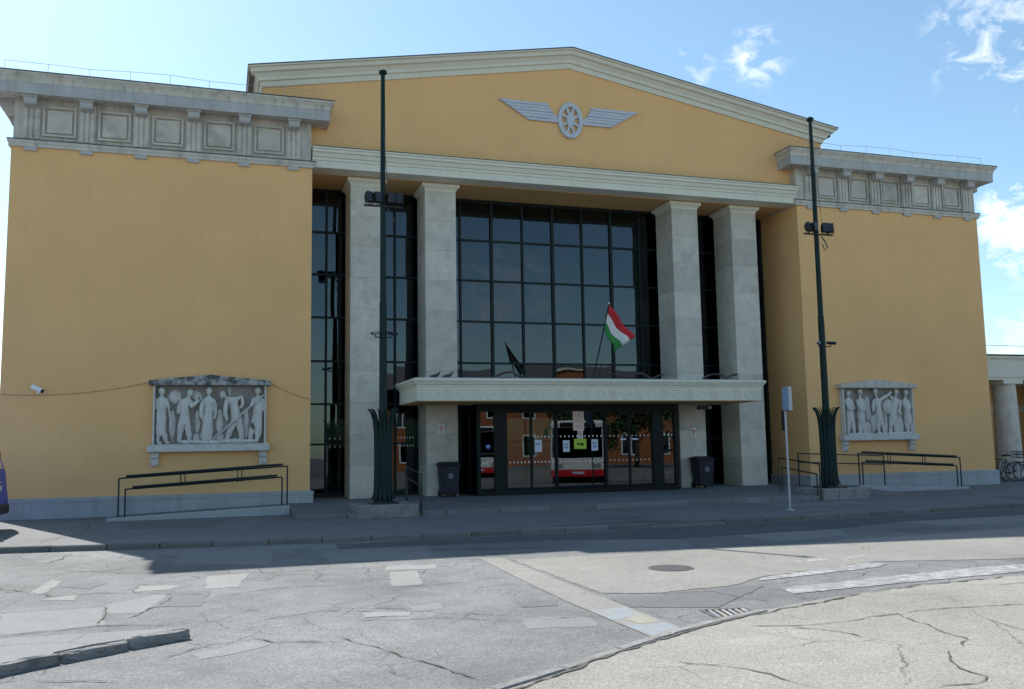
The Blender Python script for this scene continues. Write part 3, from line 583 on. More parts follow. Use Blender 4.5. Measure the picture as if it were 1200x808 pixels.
# ---- canopy over the doors with roundels and bars
HW = 5.33; CF = -1.45
cn = B().rect_sweep(-HW, HW, CF, 1.05, [(-0.05, 2.862), (0, 2.862), (0, 3.24), (0.02, 3.25), (0.02, 3.29), (0.06, 3.31), (0.09, 3.37), (0.12, 3.40), (0.12, 3.46), (0.0, 3.49), (-0.5, 3.50)]).build('canopy', 'cream', ST)
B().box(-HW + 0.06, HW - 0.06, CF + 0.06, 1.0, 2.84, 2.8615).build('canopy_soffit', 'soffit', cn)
def ring(b, r, tr, yy, n=20, k=5, ex=1.0, ez=1.0):
    L = []
    for i in range(n + 1):
        a = 2 * math.pi * i / n; L.append([((r + tr * math.cos(q)) * math.cos(a) * ex, yy + tr * math.sin(q), (r + tr * math.cos(q)) * math.sin(a) * ez) for q in [2 * math.pi * m / k for m in range(k)]])
    return b.loops(L, 0, True)
me_ro = ring(B(), 0.125, 0.018, 0); me_ro.loops([[(0.05 * math.cos(a) + dx, yy, 0.05 * math.sin(a)) for a in [2 * math.pi * i / 10 for i in range(10)]] for dx, yy in ((0, 0.0), (0, -0.016))], 0, True, True)
for dx in (-0.2, 0.2): me_ro.box(dx - 0.02, dx + 0.02, -0.014, 0.01, -0.02, 0.02)
me_ro = me_ro.mesh('roundel', 'cream')
me_gl = B()
for dx in (-0.11, -0.055, 0.0, 0.055, 0.11): me_gl.box(dx - 0.015, dx + 0.015, -0.014, 0.01, -0.14, 0.14)
me_gl = me_gl.mesh('bar_ornament', 'cream')
for i in range(13):
    link('roundel', me_ro, cn, (-4.896 + i * 0.816, CF - 0.002, 3.05))
for i in range(14): link('bar_ornament', me_gl, cn, (max(-5.18, min(5.18, -5.304 + i * 0.816)), CF - 0.002, 3.05))

# ---- door vestibule below the canopy
YD = 0.1; ZD = 0.19
ve = B(); ve.box(-3.24, 3.24, YD - 0.04, YD + 0.10, 2.62, 2.84); ve.box(-3.24, 3.24, YD - 0.04, YD + 0.10, ZD - 0.02, 0.30)
for a, b_ in ((-3.24, -3.14), (-2.72, -2.36), (-0.80, -0.745), (0.775, 0.83), (2.38, 2.74), (3.14, 3.24)): ve.box(a, b_, YD - 0.04, YD + 0.10, 0.30, 2.62)
ve.box(-3.14, -2.72, YD - 0.02, YD + 0.08, 1.36, 1.43); ve.box(2.74, 3.14, YD - 0.02, YD + 0.08, 1.36, 1.43)
for s in (-1, 1):
    for yy in (1.0, 2.0): ve.box(*sorted((s * 3.24, s * 3.15)), yy, yy + 0.08, 0.2, 2.84)
    ve.box(*sorted((s * 3.235, s * 3.155)), 0.2, 2.1, 2.66, 2.83); ve.box(*sorted((s * 3.235, s * 3.155)), 0.2, 2.1, ZD, 0.30)
ve = ve.build('vestibule', 'doorframe', ST)
for s in (-1, 1): B().box(*sorted((s * 3.19, s * 3.20)), 0.2, 2.1, 0.28, 2.68).build('side_pane', 'doorglass', ve)
for a, b_ in ((-3.14, -2.72), (2.74, 3.14)):
    for z0, z1 in ((0.30, 1.36), (1.43, 2.62)): B().box(a - 0.01, b_ + 0.01, YD + 0.02, YD + 0.035, z0 - 0.01, z1 + 0.01).build('sidelight_pane', 'doorglass', ve)
B().box(-0.75, 0.78, YD + 0.02, YD + 0.035, 0.29, 2.63).build('fixed_pane', 'doorglass', ve)
for a, b_ in ((-2.36, -1.575), (-1.575, -0.80), (0.83, 1.605), (1.605, 2.38)):
    d = frame_bars(B(), a + 0.004, b_ - 0.004, 0.305, 2.615, YD - 0.005, YD + 0.04, 0.035).build('door', 'doorframe', ve)
    p = B().box(a + 0.03, b_ - 0.03, YD + 0.012, YD + 0.024, 0.33, 2.59).build('pane', 'doorglass', d)
    p.rotation_euler = (0, 0, random.gauss(0, 0.0015))
# rows of white safety marks on the door glass
def marks(b, x0, x1, z, n, y, w=0.05, h=0.055, chev=0):
    for i in range(n):
        xx = x0 + (x1 - x0) * (i + 0.5) / n
        if chev: b.add([(xx - chev * w / 2, y, z), (xx + chev * w / 2, y, z + h / 2), (xx + chev * w * 0.9, y, z + h / 2), (xx, y, z), (xx + chev * w * 0.9, y, z - h / 2), (xx + chev * w / 2, y, z - h / 2)], [(0, 3, 2, 1), (0, 5, 4, 3)])
        else: b.box(xx - w * 0.33, xx + w * 0.33, y - 0.001, y + 0.001, z - h / 2, z + h / 2)
    return b
mk = B(); yk = YD - 0.008
for z in (1.13, 1.87):
    marks(mk, -0.70, 0.74, z, 11, YD + 0.017); marks(mk, 0.88, 1.57, z, 5, yk, chev=1); marks(mk, 1.65, 2.32, z, 5, yk, chev=-1)
marks(mk, -2.30, -1.60, 1.13, 6, yk); marks(mk, -1.53, -0.86, 1.13, 6, yk); marks(mk, -1.53, -0.86, 1.87, 6, yk)
marks(mk, -3.12, -2.74, 1.13, 3, YD + 0.016); marks(mk, 2.76, 3.12, 1.87, 3, YD + 0.016)
mk.build('safety_marks', 'white', ve)
mk2 = B()
for z in (1.78, 2.02, 2.2):
    for a, b_ in ((-7.30, -6.39), (-5.2, -4.65)):
        if z < 2.1: marks(mk2, a, b_, z - 0.1, 6, YG - 0.012)
mk2.build('safety_marks', 'white', ww)

# ================================================================== THINGS ON THE BUILDING
# winged wheel emblem
em = thing('winged_wheel_emblem', 'grey metal winged spoked wheel emblem high on the ochre pediment', 'emblem', (0, YW, 11.78))
for s in (-1, 1):
    wg = B().prism_y([(s * 0.40, -0.02), (s * 0.62, -0.02), (s * 0.62, 0.16), (s * 0.46, 0.10)], -0.07, -0.003).build('wing', 'emblem', em)
    for i in range(6):
        z1 = 0.49 - i * 0.10; xo, xo2 = 2.37 - i * 0.165, 2.37 - i * 0.165 - 0.155; xi = 0.74 - i * 0.055 if i < 5 else 0.42
        B().prism_y([(s * xi, z1), (s * xo, z1), (s * xo2, z1 - 0.094), (s * (xi - 0.05), z1 - 0.094)], -0.085 + 0.006 * (i % 2), -0.003).build('feather', 'emblem', wg, bevel=0.012)
wh = B()
def ell(rx, rz, y, n=32): return [(rx * math.cos(2 * math.pi * i / n), y, rz * math.sin(2 * math.pi * i / n)) for i in range(n)]
wh.loops([ell(0.42, 0.59, -0.003), ell(0.42, 0.59, -0.09), ell(0.40, 0.57, -0.11), ell(0.31, 0.45, -0.11), ell(0.29, 0.43, -0.09), ell(0.29, 0.43, -0.003)])
wh = wh.build('wheel', 'emblem', em)
B().loops([ell(0.13, 0.26, -0.003), ell(0.13, 0.26, -0.10), ell(0.08, 0.18, -0.13)], 0, True, True).build('hub', 'emblem', wh)
for i in range(8):
    a = math.pi * 2 * (i + 0.5) / 8; dx, dz = math.cos(a), math.sin(a)
    if i in (0, 3, 4, 7): pass
    p0, p1 = Vector((0.10 * dx, 0.2 * dz)), Vector((0.31 * dx, 0.45 * dz)); t_ = (p1 - p0).normalized(); nn = Vector((-t_.y, t_.x)) * 0.036
    B().prism_y([tuple(p0 - nn), tuple(p1 - nn), tuple(p1 + nn), tuple(p0 + nn)], -0.085, -0.003).build('spoke', 'emblem', wh)

# relief plaques -------------------------------------------------------------
def skin_mesh(name, verts, edges, root, sub=1):
    me = bpy.data.meshes.new(name); me.from_pydata([v[:3] for v in verts], edges, [])
    o = bpy.data.objects.new(name, me); COL.objects.link(o); o.modifiers.new('skin', 'SKIN')
    sv = me.skin_vertices[0].data
    for i, v in enumerate(verts):
        r = v[3]; sv[i].radius = (r if isinstance(r, tuple) else (r, r)); sv[i].use_root = (i == root)
    s_ = o.modifiers.new('sub', 'SUBSURF'); s_.levels = sub; s_.render_levels = sub
    dg = bpy.context.evaluated_depsgraph_get(); m2 = bpy.data.meshes.new_from_object(o.evaluated_get(dg)); m2.name = name
    bpy.data.objects.remove(o); bpy.data.meshes.remove(me)
    m2.polygons.foreach_set('use_smooth', [True] * len(m2.polygons)); return m2
def relief_figure(head, shoulder, hip, arms, legs, skirt=None, mat='carving', parent=None, flat=0.42, name='carved_figure'):
    """one carved person in low relief; coordinates (x, z); arms and legs are lists of polylines"""
    V, E = [], []
    def add(x, z, r, y=0.0): V.append((x, y, z, r)); return len(V) - 1
    hp = add(hip[0], hip[1], 0.135)
    mid = add((hip[0] * 0.55 + shoulder[0] * 0.45), (hip[1] * 0.55 + shoulder[1] * 0.45), 0.108); E.append((hp, mid))
    ch = add(hip[0] * 0.15 + shoulder[0] * 0.85, hip[1] * 0.15 + shoulder[1] * 0.85, 0.125); E.append((mid, ch))
    nk = add(shoulder[0] * 0.5 + head[0] * 0.5, shoulder[1] * 0.5 + head[1] * 0.5 - 0.015, 0.040, -0.02); E.append((ch, nk))
    cn_ = add(head[0] * 0.9 + shoulder[0] * 0.1, head[1] - 0.03, 0.055, -0.04); E.append((nk, cn_))
    shs = []
    for sd_ in (-1, 1):
        q = add(shoulder[0] + sd_ * 0.125, shoulder[1] - 0.02, 0.068, -0.03); E.append((ch, q)); shs.append(q)
    for k, a in enumerate(arms):
        pr = shs[0] if a[0][0] < shoulder[0] else shs[1]
        for i, (x, z) in enumerate(a):
            q = add(x, z, (0.066, 0.052, 0.042, 0.035)[min(i, 3)], -0.10 if k == 0 else -0.04); E.append((pr, q)); pr = q
    if skirt:
        a = add(hip[0] * 0.5 + skirt[0] * 0.5, hip[1] * 0.5 + skirt[1] * 0.5, skirt[2] * 0.9); E.append((hp, a))
        b_ = add(skirt[0], skirt[1], skirt[2]); E.append((a, b_)); pr0 = b_
    else: pr0 = hp
    for k, l in enumerate(legs):
        pr = pr0
        for i, (x, z) in enumerate(l):
            q = add(x, z, (0.090, 0.062, 0.050, 0.04)[min(i + (1 if skirt else 0), 3)], -0.03 * k); E.append((pr, q)); pr = q
        q = add(pr0 and V[pr][0] + 0.085, V[pr][2] - 0.02, 0.042, -0.05); E.append((pr, q))
    me = skin_mesh(name, V, E, 0, 2)
    bm = bmesh.new(); bm.from_mesh(me)                      # head with brow, nose, chin and cap of hair
    hv = bmesh.ops.create_icosphere(bm, subdivisions=3, radius=1.0)['verts']; tw = 0.35 if head[0] > shoulder[0] else -0.35
    for v in hv:
        c = v.co.copy(); r_ = 1.0
        if c.z > 0.25 or (c.y > 0.1 and c.z > -0.35): r_ = 1.10                       # hair or cap
        if abs(c.x) < 0.22 and c.y < -0.6 and -0.35 < c.z < 0.15: r_ = 1.22           # nose
        if c.z < -0.45: r_ *= 0.95
        c = Vector((c.x * math.cos(tw) - c.y * math.sin(tw), c.x * math.sin(tw) + c.y * math.cos(tw), c.z)) * r_
        v.co = (head[0] + c.x * 0.078, -0.055 + c.y * 0.085, head[1] + 0.02 + c.z * 0.103)
    for f in bm.faces: f.smooth = True
    bm.to_mesh(me); bm.free()
    me.update()
    for v in me.vertices:                                   # chiselled folds in the clothing
        z_ = v.co.z
        if z_ < shoulder[1] + 0.03: v.co += v.normal * (0.028 * noise.noise((v.co.x * 26 + head[0] * 9, v.co.y * 9, z_ * 5.5)) + 0.010 * noise.noise((v.co.x * 60, v.co.y * 30, z_ * 40)))
    for v in me.vertices: v.co.y = v.co.y * 0.85 - 0.10
    me.materials.append(M[mat]); o = link(name, me, parent); return o
def plaque(cx, label, figs, extras, apex):
    t = thing('relief_plaque', label, 'relief', (cx, 0, 0))
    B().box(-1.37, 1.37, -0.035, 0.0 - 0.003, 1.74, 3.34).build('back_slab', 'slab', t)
    for s in (-1, 1): B().box(*sorted((s * 1.37, s * 1.42)), -0.20, -0.003, 1.77, 3.33).build('side_strip', 'marble', t, bevel=0.006)
    B().box(-1.52, 1.52, -0.30, -0.003, 1.60, 1.77).build('ledge', 'marble', t, bevel=0.015)
    B().box(-1.49, 1.49, -0.26, -0.003, 1.775, 1.80).build('ledge_moulding', 'marble', t)
    n = 14; tp = [(1.53 - 3.06 * i / n, 3.46 + apex * (1 - abs(1 - 2 * i / n)) + random.uniform(-0.008, 0.008)) for i in range(n + 1)]
    B().prism_y([(-1.53, 3.335), (1.53, 3.335)] + tp, -0.30, -0.003).build('gabled_cap', 'moss' if cx < 0 else 'stone', t, bevel=0.012)
    for s in (-1, 1): B().prism_x([(-0.003, 1.24), (-0.07, 1.24), (-0.10, 1.30), (-0.10, 1.42), (-0.15, 1.46), (-0.15, 1.595), (-0.003, 1.595)], s * 1.35 - 0.10, s * 1.35 + 0.10).build('corbel', 'marble', t)
    for f in figs: relief_figure(*f, parent=t)
    for nm, b in extras: 
        o = b.build(nm, 'carving', t, smooth=True)
    return t
def pl(px, py): return (-1.37 + (px - 130) * 0.003404, 3.33 - (py - 145) * 0.003671)
def P(*c): return [pl(*q) for q in c]
def sk(px, py, r): return (*pl(px, py), r)
def blob(x, z, rx, rz, ry=0.09, n=24, tilt=0):
    b = B(); L = []
    for i in range(1, 16):
        a = math.pi * i / 16; L.append([((rx * math.sin(a) * math.cos(q)) * math.cos(tilt) - rz * math.cos(a) * math.sin(tilt) + x, -0.03 + ry * math.sin(a) * math.sin(q), (rx * math.sin(a) * math.cos(q)) * math.sin(tilt) + rz * math.cos(a) * math.cos(tilt) + z) for q in [2 * math.pi * k / n for k in range(n)]])
    b.loops(L, 0, True, True)
    b.v = [(px + 0.02 * noise.noise((px * 30, pz_ * 12, 1)), py * (1 + 0.5 * noise.noise((px * 25, pz_ * 14, 5))), pz_ + 0.02 * noise.noise((px * 14, pz_ * 30, 9))) for px, py, pz_ in b.v]
    return b
def rod(p, q, r=0.024, y=-0.235): return B().tube([(p[0], y, p[1]), (q[0], y, q[1])], r, 8)
figsL = [
 (pl(176, 195), pl(176, 248), pl(178, 335), [P((215, 268), (222, 305), (240, 288)), P((150, 275), (150, 320))], [P((158, 505), (158, 548)), P((205, 505), (215, 548))], sk(172, 450, 0.155)),
 (pl(384, 205), pl(350, 255), pl(340, 385), [P((395, 300), (425, 270), (440, 240)), P((305, 290), (300, 350))], [P((315, 460), (310, 545)), P((375, 460), (385, 545))], None),
 (pl(522, 192), pl(518, 250), pl(516, 335), [P((468, 290), (462, 345), (480, 395)), P((565, 290), (572, 345), (560, 390))], [P((490, 530), (488, 552)), P((535, 530), (538, 552))], sk(512, 470, 0.185)),
 (pl(622, 218), pl(690, 235), pl(732, 360), [P((650, 280), (640, 340), (655, 395)), P((765, 225), (775, 270), (755, 310))], [P((690, 450), (650, 545)), P((755, 450), (770, 540))], None),
 (pl(885, 190), pl(888, 245), pl(885, 365), [P((845, 270), (830, 300), (860, 262)), P((925, 285), (920, 335))], [P((845, 460), (830, 545)), P((895, 460), (885, 545))], None)]
exL = [('carved_leaves', blob(*pl(255, 420), 0.09, 0.36, 0.07)), ('carved_basket', blob(*pl(430, 520), 0.10, 0.13, 0.10)), ('carved_rock', blob(*pl(600, 520), 0.13, 0.14, 0.09)), ('carved_leaves', blob(*pl(800, 420), 0.08, 0.40, 0.06)), ('carved_chimney', blob(*pl(672, 180), 0.05, 0.14, 0.06)), ('carved_sack', blob(*pl(270, 225), 0.17, 0.20)), ('carved_arch', blob(*pl(420, 210), 0.12, 0.13, 0.05)), ('carved_pole', rod(pl(555, 530), pl(928, 212))), ('carved_wheel', ring(B(), 0.17, 0.025, -0.05)),
       ('carved_scythe', rod(pl(225, 270), pl(265, 545), 0.016)), ('carved_sheaf', blob(*pl(505, 510), 0.16, 0.22, 0.10)), ('carved_bundle', blob(*pl(440, 400), 0.07, 0.30, 0.05)), ('carved_hill', blob(*pl(600, 400), 0.10, 0.33, 0.05))]
for nm, b in exL:
    if nm == 'carved_wheel': b.v = [(x + pl(412, 230)[0], y, z + pl(412, 230)[1]) for x, y, z in b.v]
plaque(-10.6, 'white stone relief of five workers under a moss-blackened gabled cap', figsL, exL, 0.15)
def pl(px, py): return (-1.37 + (px - 180) * 0.004724, 3.33 - (py - 190) * 0.00413)
figsR = [
 (pl(222, 240), pl(225, 290), pl(228, 395), [P((205, 330), (215, 365), (250, 360)), P((262, 320), (258, 370))], [P((215, 470), (212, 560)), P((250, 470), (258, 560))], None),
 (pl(322, 228), pl(325, 285), pl(325, 395), [P((300, 325), (310, 370), (350, 365)), P((355, 330), (365, 375))], [P((318, 470), (310, 560)), P((338, 470), (350, 560))], None),
 (pl(452, 222), pl(468, 280), pl(478, 400), [P((520, 260), (555, 245), (585, 215)), P((430, 320), (425, 380))], [P((470, 480), (470, 560)), P((500, 480), (520, 560))], None),
 (pl(632, 225), pl(630, 285), pl(600, 400), [P((655, 320), (650, 370), (625, 390)), P((600, 270), (575, 260))], [P((575, 480), (572, 560)), P((610, 480), (612, 560))], None),
 (pl(718, 230), pl(715, 290), pl(722, 395), [P((690, 320), (685, 345), (710, 350)), P((745, 330), (745, 370))], [P((715, 470), (725, 555)), P((748, 470), (755, 555))], None)]
exR = [('carved_sheaf', blob(*pl(445, 470), 0.10, 0.30, 0.07)), ('carved_wheat', blob(*pl(545, 480), 0.06, 0.36, 0.07)), ('carved_tool', rod(pl(375, 300), pl(395, 555), 0.018)), ('carved_drum', blob(*pl(582, 335), 0.27, 0.28, 0.10, 20)), ('carved_block', blob(*pl(660, 490), 0.20, 0.34, 0.05)), ('carved_vine', blob(*pl(395, 350), 0.10, 0.42, 0.05)), ('carved_bundle', blob(*pl(385, 510), 0.14, 0.22, 0.07)), ('carved_pot', blob(*pl(670, 395), 0.10, 0.10, 0.08)), ('carved_cloak', blob(*pl(265, 440), 0.07, 0.42, 0.05))]
plaque(10.68, 'white stone relief of five figures with a round drum under clean grey cap', figsR, exR, 0.17)

# wall cables and CCTV camera
def sag(p, q, d, n=12):
    return [tuple(Vector(p).lerp(Vector(q), i / n) - Vector((0, 0, d * 4 * (i / n) * (1 - i / n)))) for i in range(n + 1)]
tag(B().tube(sag((-15.58, -0.012, 3.10), (-12.12, -0.012, 3.42), 0.13), 0.007, 6).build('wall_cable', 'cable'), 'thin cable drooping across ochre wall from security camera to the workers relief', 'cable')
tag(B().tube(sag((-9.08, -0.012, 3.42), (-8.02, -0.012, 2.99), 0.05), 0.007, 6).build('wall_cable', 'cable'), 'thin cable running from the workers relief down to the glazed recess', 'cable')
t = thing('security_camera', 'white bullet security camera on the ochre wall beside the drooping cable', 'camera', (-14.72, 0, 3.20))
B().tube([(0, -0.003, -0.02), (0, -0.10, -0.10), (0, -0.19, -0.08)], 0.022, 8).build('bracket', 'white', t)
B().tube([(-0.13, -0.16, 0.09), (0.12, -0.30, -0.03)], [0.062, 0.062], 12).build('housing', 'white', t, smooth=False, bevel=0.01)
B().tube([(0.12, -0.30, -0.03), (0.135, -0.308, -0.037)], [0.05, 0.05], 12).build('lens', 'black', t)
B().box(-0.05, 0.05, -0.025, -0.003, -0.07, 0.05).build('wall_plate', 'white', t)
t = thing('security_camera', 'dark security camera hanging under the right end of the canopy', 'camera', (3.92, -0.5, 2.84))
B().tube([(0, 0, 0), (0, 0, -0.08)], 0.02, 8).build('bracket', 'steel', t)
B().box(-0.26, 0.10, -0.07, 0.07, -0.21, -0.08).build('housing', 'black', t, bevel=0.02)
B().tube([(0.10, 0, -0.145), (0.20, -0.03, -0.15)], [0.06, 0.05], 12).build('lens_hood', 'steel', t)

# no-smoking signs on the pillars
def nosmoke(loc, label, w=0.17, h=0.26, group=None):
    t = thing('no_smoking_sign', label, 'sign', loc, 0, group)
    B().box(-w / 2, w / 2, -0.008, -0.002, -h / 2, h / 2).build('plate', 'white', t)
    ring(B(), w * 0.33, 0.010, -0.009, 20, 4).build('prohibition_ring', 'red', t).location.z = h * 0.13
    b = B().tube([(-w * 0.22, -0.012, h * 0.13 + w * 0.22), (w * 0.22, -0.012, h * 0.13 - w * 0.22)], 0.008, 5)
    b.build('prohibition_bar', 'red', t)
    B().box(-w * 0.25, w * 0.18, -0.010, -0.0085, h * 0.13 - 0.012, h * 0.13 + 0.006).build('cigarette_mark', 'black', t)
    bb = B()
    for i in range(3): bb.box(-w * 0.38, w * (0.36 - 0.08 * i), -0.010, -0.0085, -h * 0.2 - i * 0.028, -h * 0.2 - i * 0.028 + 0.011)
    bb.build('printed_text', 'black', t); return t
nosmoke((-4.16, CY0, 2.14), 'white no smoking sign on pillar above the dark bin beside the handrail')
nosmoke((4.16, CY0, 1.96), 'white no smoking sign on pillar under the canopy security camera')
# notices on the door glass
def notice(name, x, z, w, h, mat, label, cat, marks_=(), y=YD - 0.006, group=None):
    t = thing(name, label, cat, (x, y, z), 0, group); B().box(-w / 2, w / 2, -0.003, 0, -h / 2, h / 2).build('sheet', mat, t)
    for nm, (a, b_, c, d), m in marks_: B().box(a, b_, -0.005, -0.0035, c, d).build(nm, m, t)
    return t
yfp = YD + 0.018
NM = [('printed_mark', (-0.05, -0.01, -0.07, -0.01), 'blueink'), ('printed_mark', (0.01, 0.05, -0.07, -0.01), 'blueink'), ('printed_text', (-0.07, 0.07, 0.06, 0.075), 'black'), ('printed_text', (-0.07, 0.05, 0.03, 0.045), 'black')]
notice('paper_notice', -0.46, 1.58, 0.21, 0.34, 'paper', 'white paper notice taped on the glass left of the lime poster', 'notice', NM, yfp)
notice('paper_notice', 0.46, 1.60, 0.21, 0.34, 'paper', 'white paper notice taped on the glass right of the lime poster', 'notice', NM, yfp)
notice('paper_notice', -1.36, 1.60, 0.22, 0.36, 'paper', 'white paper notice on sliding door beside the orange brick reflection', 'notice', NM[2:])
notice('lime_poster', -0.01, 1.64, 0.40, 0.30, 'limepaper', 'lime green poster on the fixed glass below the no smoking sticker', 'poster', [('printed_mark', (-0.10, -0.03, -0.04, 0.03), 'doorframe'), ('printed_mark', (0.0, 0.11, -0.05, 0.02), 'doorframe')], yfp)
notice('pink_poster', -0.05, 2.33, 0.36, 0.58, 'pinkpaper', 'tall pale pink poster at the top of the fixed door glass', 'poster', [('printed_text', (-0.02, 0.02, 0.15, 0.17), 'black'), ('printed_mark', (-0.10, 0.10, -0.02, -0.01), 'red'), ('printed_mark', (-0.10, 0.10, -0.17, -0.16), 'red')], yfp)
nosmoke((0.0, yfp + 0.001, 1.93), 'no smoking sticker on the door glass between pink and lime posters', 0.17, 0.26)
t = thing('round_sticker', 'round blue sticker on the narrow sidelight of the entrance', 'sticker', (-2.90, YD + 0.018, 1.60))
B().loops([[(0.075 * math.cos(a), y, 0.075 * math.sin(a)) for a in [2 * math.pi * i / 20 for i in range(20)]] for y in (0, -0.003)], 0, True, True).build('disc', 'blueink', t)
B().box(-0.05, 0.03, -0.005, -0.0035, -0.012, 0.012).box(0.02, 0.045, -0.005, -0.0035, -0.012, 0.035).build('white_mark', 'white', t)
for xx, lb in ((1.40, 'small pale label strip on the sliding leaf next to the fixed glass'), (1.80, 'small pale label strip on the sliding leaf next to the wide grey post')):
    notice('push_label', xx, 1.76, 0.19, 0.05, 'paper', lb, 'label', (), YD - 0.006, 'label strips on the sliding doors')

# flag on the canopy
t = thing('flag', 'red white and green striped flag on slanting pole above the canopy', 'flag', (-0.10, -1.22, 3.495))
top = Vector((-0.01, -1.30, 2.00)); B().tube([(0, 0, 0), tuple(top)], 0.02, 8).build('flagpole', 'rail', t)
B().tube([(0.16, 0.0, 0), (0.30, 0.0, 0.45)], 0.022, 8).build('holder', 'rail', t)
B().tube([tuple(top), tuple(top * 1.012)], [0.03, 0.02], 8).build('finial', 'white', t)
tdir = top.normalized(); fl_ = B(); nu, nv = 14, 9; grid = []
for j in range(nv + 1):
    row = []
    for i in range(nu + 1):
        u, v = i / nu, j / nv
        p = tdir * (2.38 - 0.80 * v)
        d = Vector((0.66, -0.05, -0.92)) * u * (1.0 - 0.30 * v)
        wv = 0.055 * math.sin(u * 8 + v * 2.2) * u + 0.04 * math.sin(u * 3 - v * 4) * u
        row.append(p + d + Vector((wv * 0.55, -wv * 1.6, wv * 0.25)) + Vector((-0.10 * v * u, 0, 0.06 * u * v)))
    grid.append(row)
for j in range(nv):
    for i in range(nu):
        fl_.add([grid[j][i], grid[j][i + 1], grid[j + 1][i + 1], grid[j + 1][i]], [(0, 1, 2, 3)], j * 3 // nv)
me = fl_.mesh('cloth', ['clothred', 'clothwhite', 'green'], True)
bm = bmesh.new(); bm.from_mesh(me); bmesh.ops.remove_doubles(bm, verts=bm.verts, dist=1e-4); bmesh.ops.recalc_face_normals(bm, faces=bm.faces); bm.to_mesh(me); bm.free()
me.polygons.foreach_set('use_smooth', [True] * len(me.polygons))
o = link('cloth', me, t); sd = o.modifiers.new('thick', 'SOLIDIFY'); sd.thickness = 0.006

# string of small dead bulbs lying along the canopy roof
def garland(x0, x1, humps, label):
    t = thing('light_garland', label, 'garland', (0, 0, 3.50)); pts = []
    n = 60
    for i in range(n + 1):
        u = i / n; pts.append((x0 + (x1 - x0) * u, -1.2 + 0.12 * math.sin(u * 9), 0.02 + 0.13 * abs(math.sin(u * math.pi * humps)) ** 1.5))
    B().tube(pts, 0.012, 5).build('wire', 'black', t)
    bl = B()
    for i in range(0, n + 1, 2): bl.box(pts[i][0] - 0.025, pts[i][0] + 0.025, pts[i][1] - 0.02, pts[i][1] + 0.02, pts[i][2] + 0.008, pts[i][2] + 0.05)
    bl.build('bulbs', 'bulb', t)
garland(-3.1, -2.2, 1, 'dark wire of small bulbs arched on canopy at the pillar end of the window'); garland(0.0, 2.2, 2.4, 'dark wire of small bulbs around the flagpole foot on the canopy'); garland(3.5, 4.7, 1.5, 'dark wire of small bulbs on canopy in front of the pillar')
for x_, lb in ((-4.78, 'dark pigeon resting on the canopy edge with tail towards the green pole'), (-4.42, 'dark pigeon on the canopy edge in front of the pillar')):
    t = thing('pigeon', lb, 'bird', (x_, -1.25, 3.47))
    V = [(-0.17, 0, 0.06, 0.012), (-0.09, 0, 0.075, 0.035), (0.0, 0, 0.085, 0.06), (0.08, 0, 0.105, 0.048), (0.11, 0, 0.15, 0.026), (0.125, 0, 0.185, 0.028), (0.165, 0, 0.18, 0.007), (0.0, 0.02, 0.0, 0.008), (0.02, -0.02, 0.0, 0.008)]
    me = skin_mesh('body', V, [(0, 1), (1, 2), (2, 3), (3, 4), (4, 5), (5, 6), (2, 7), (2, 8)], 2, 1); me.materials.append(M['bulb']); link('body', me, t)

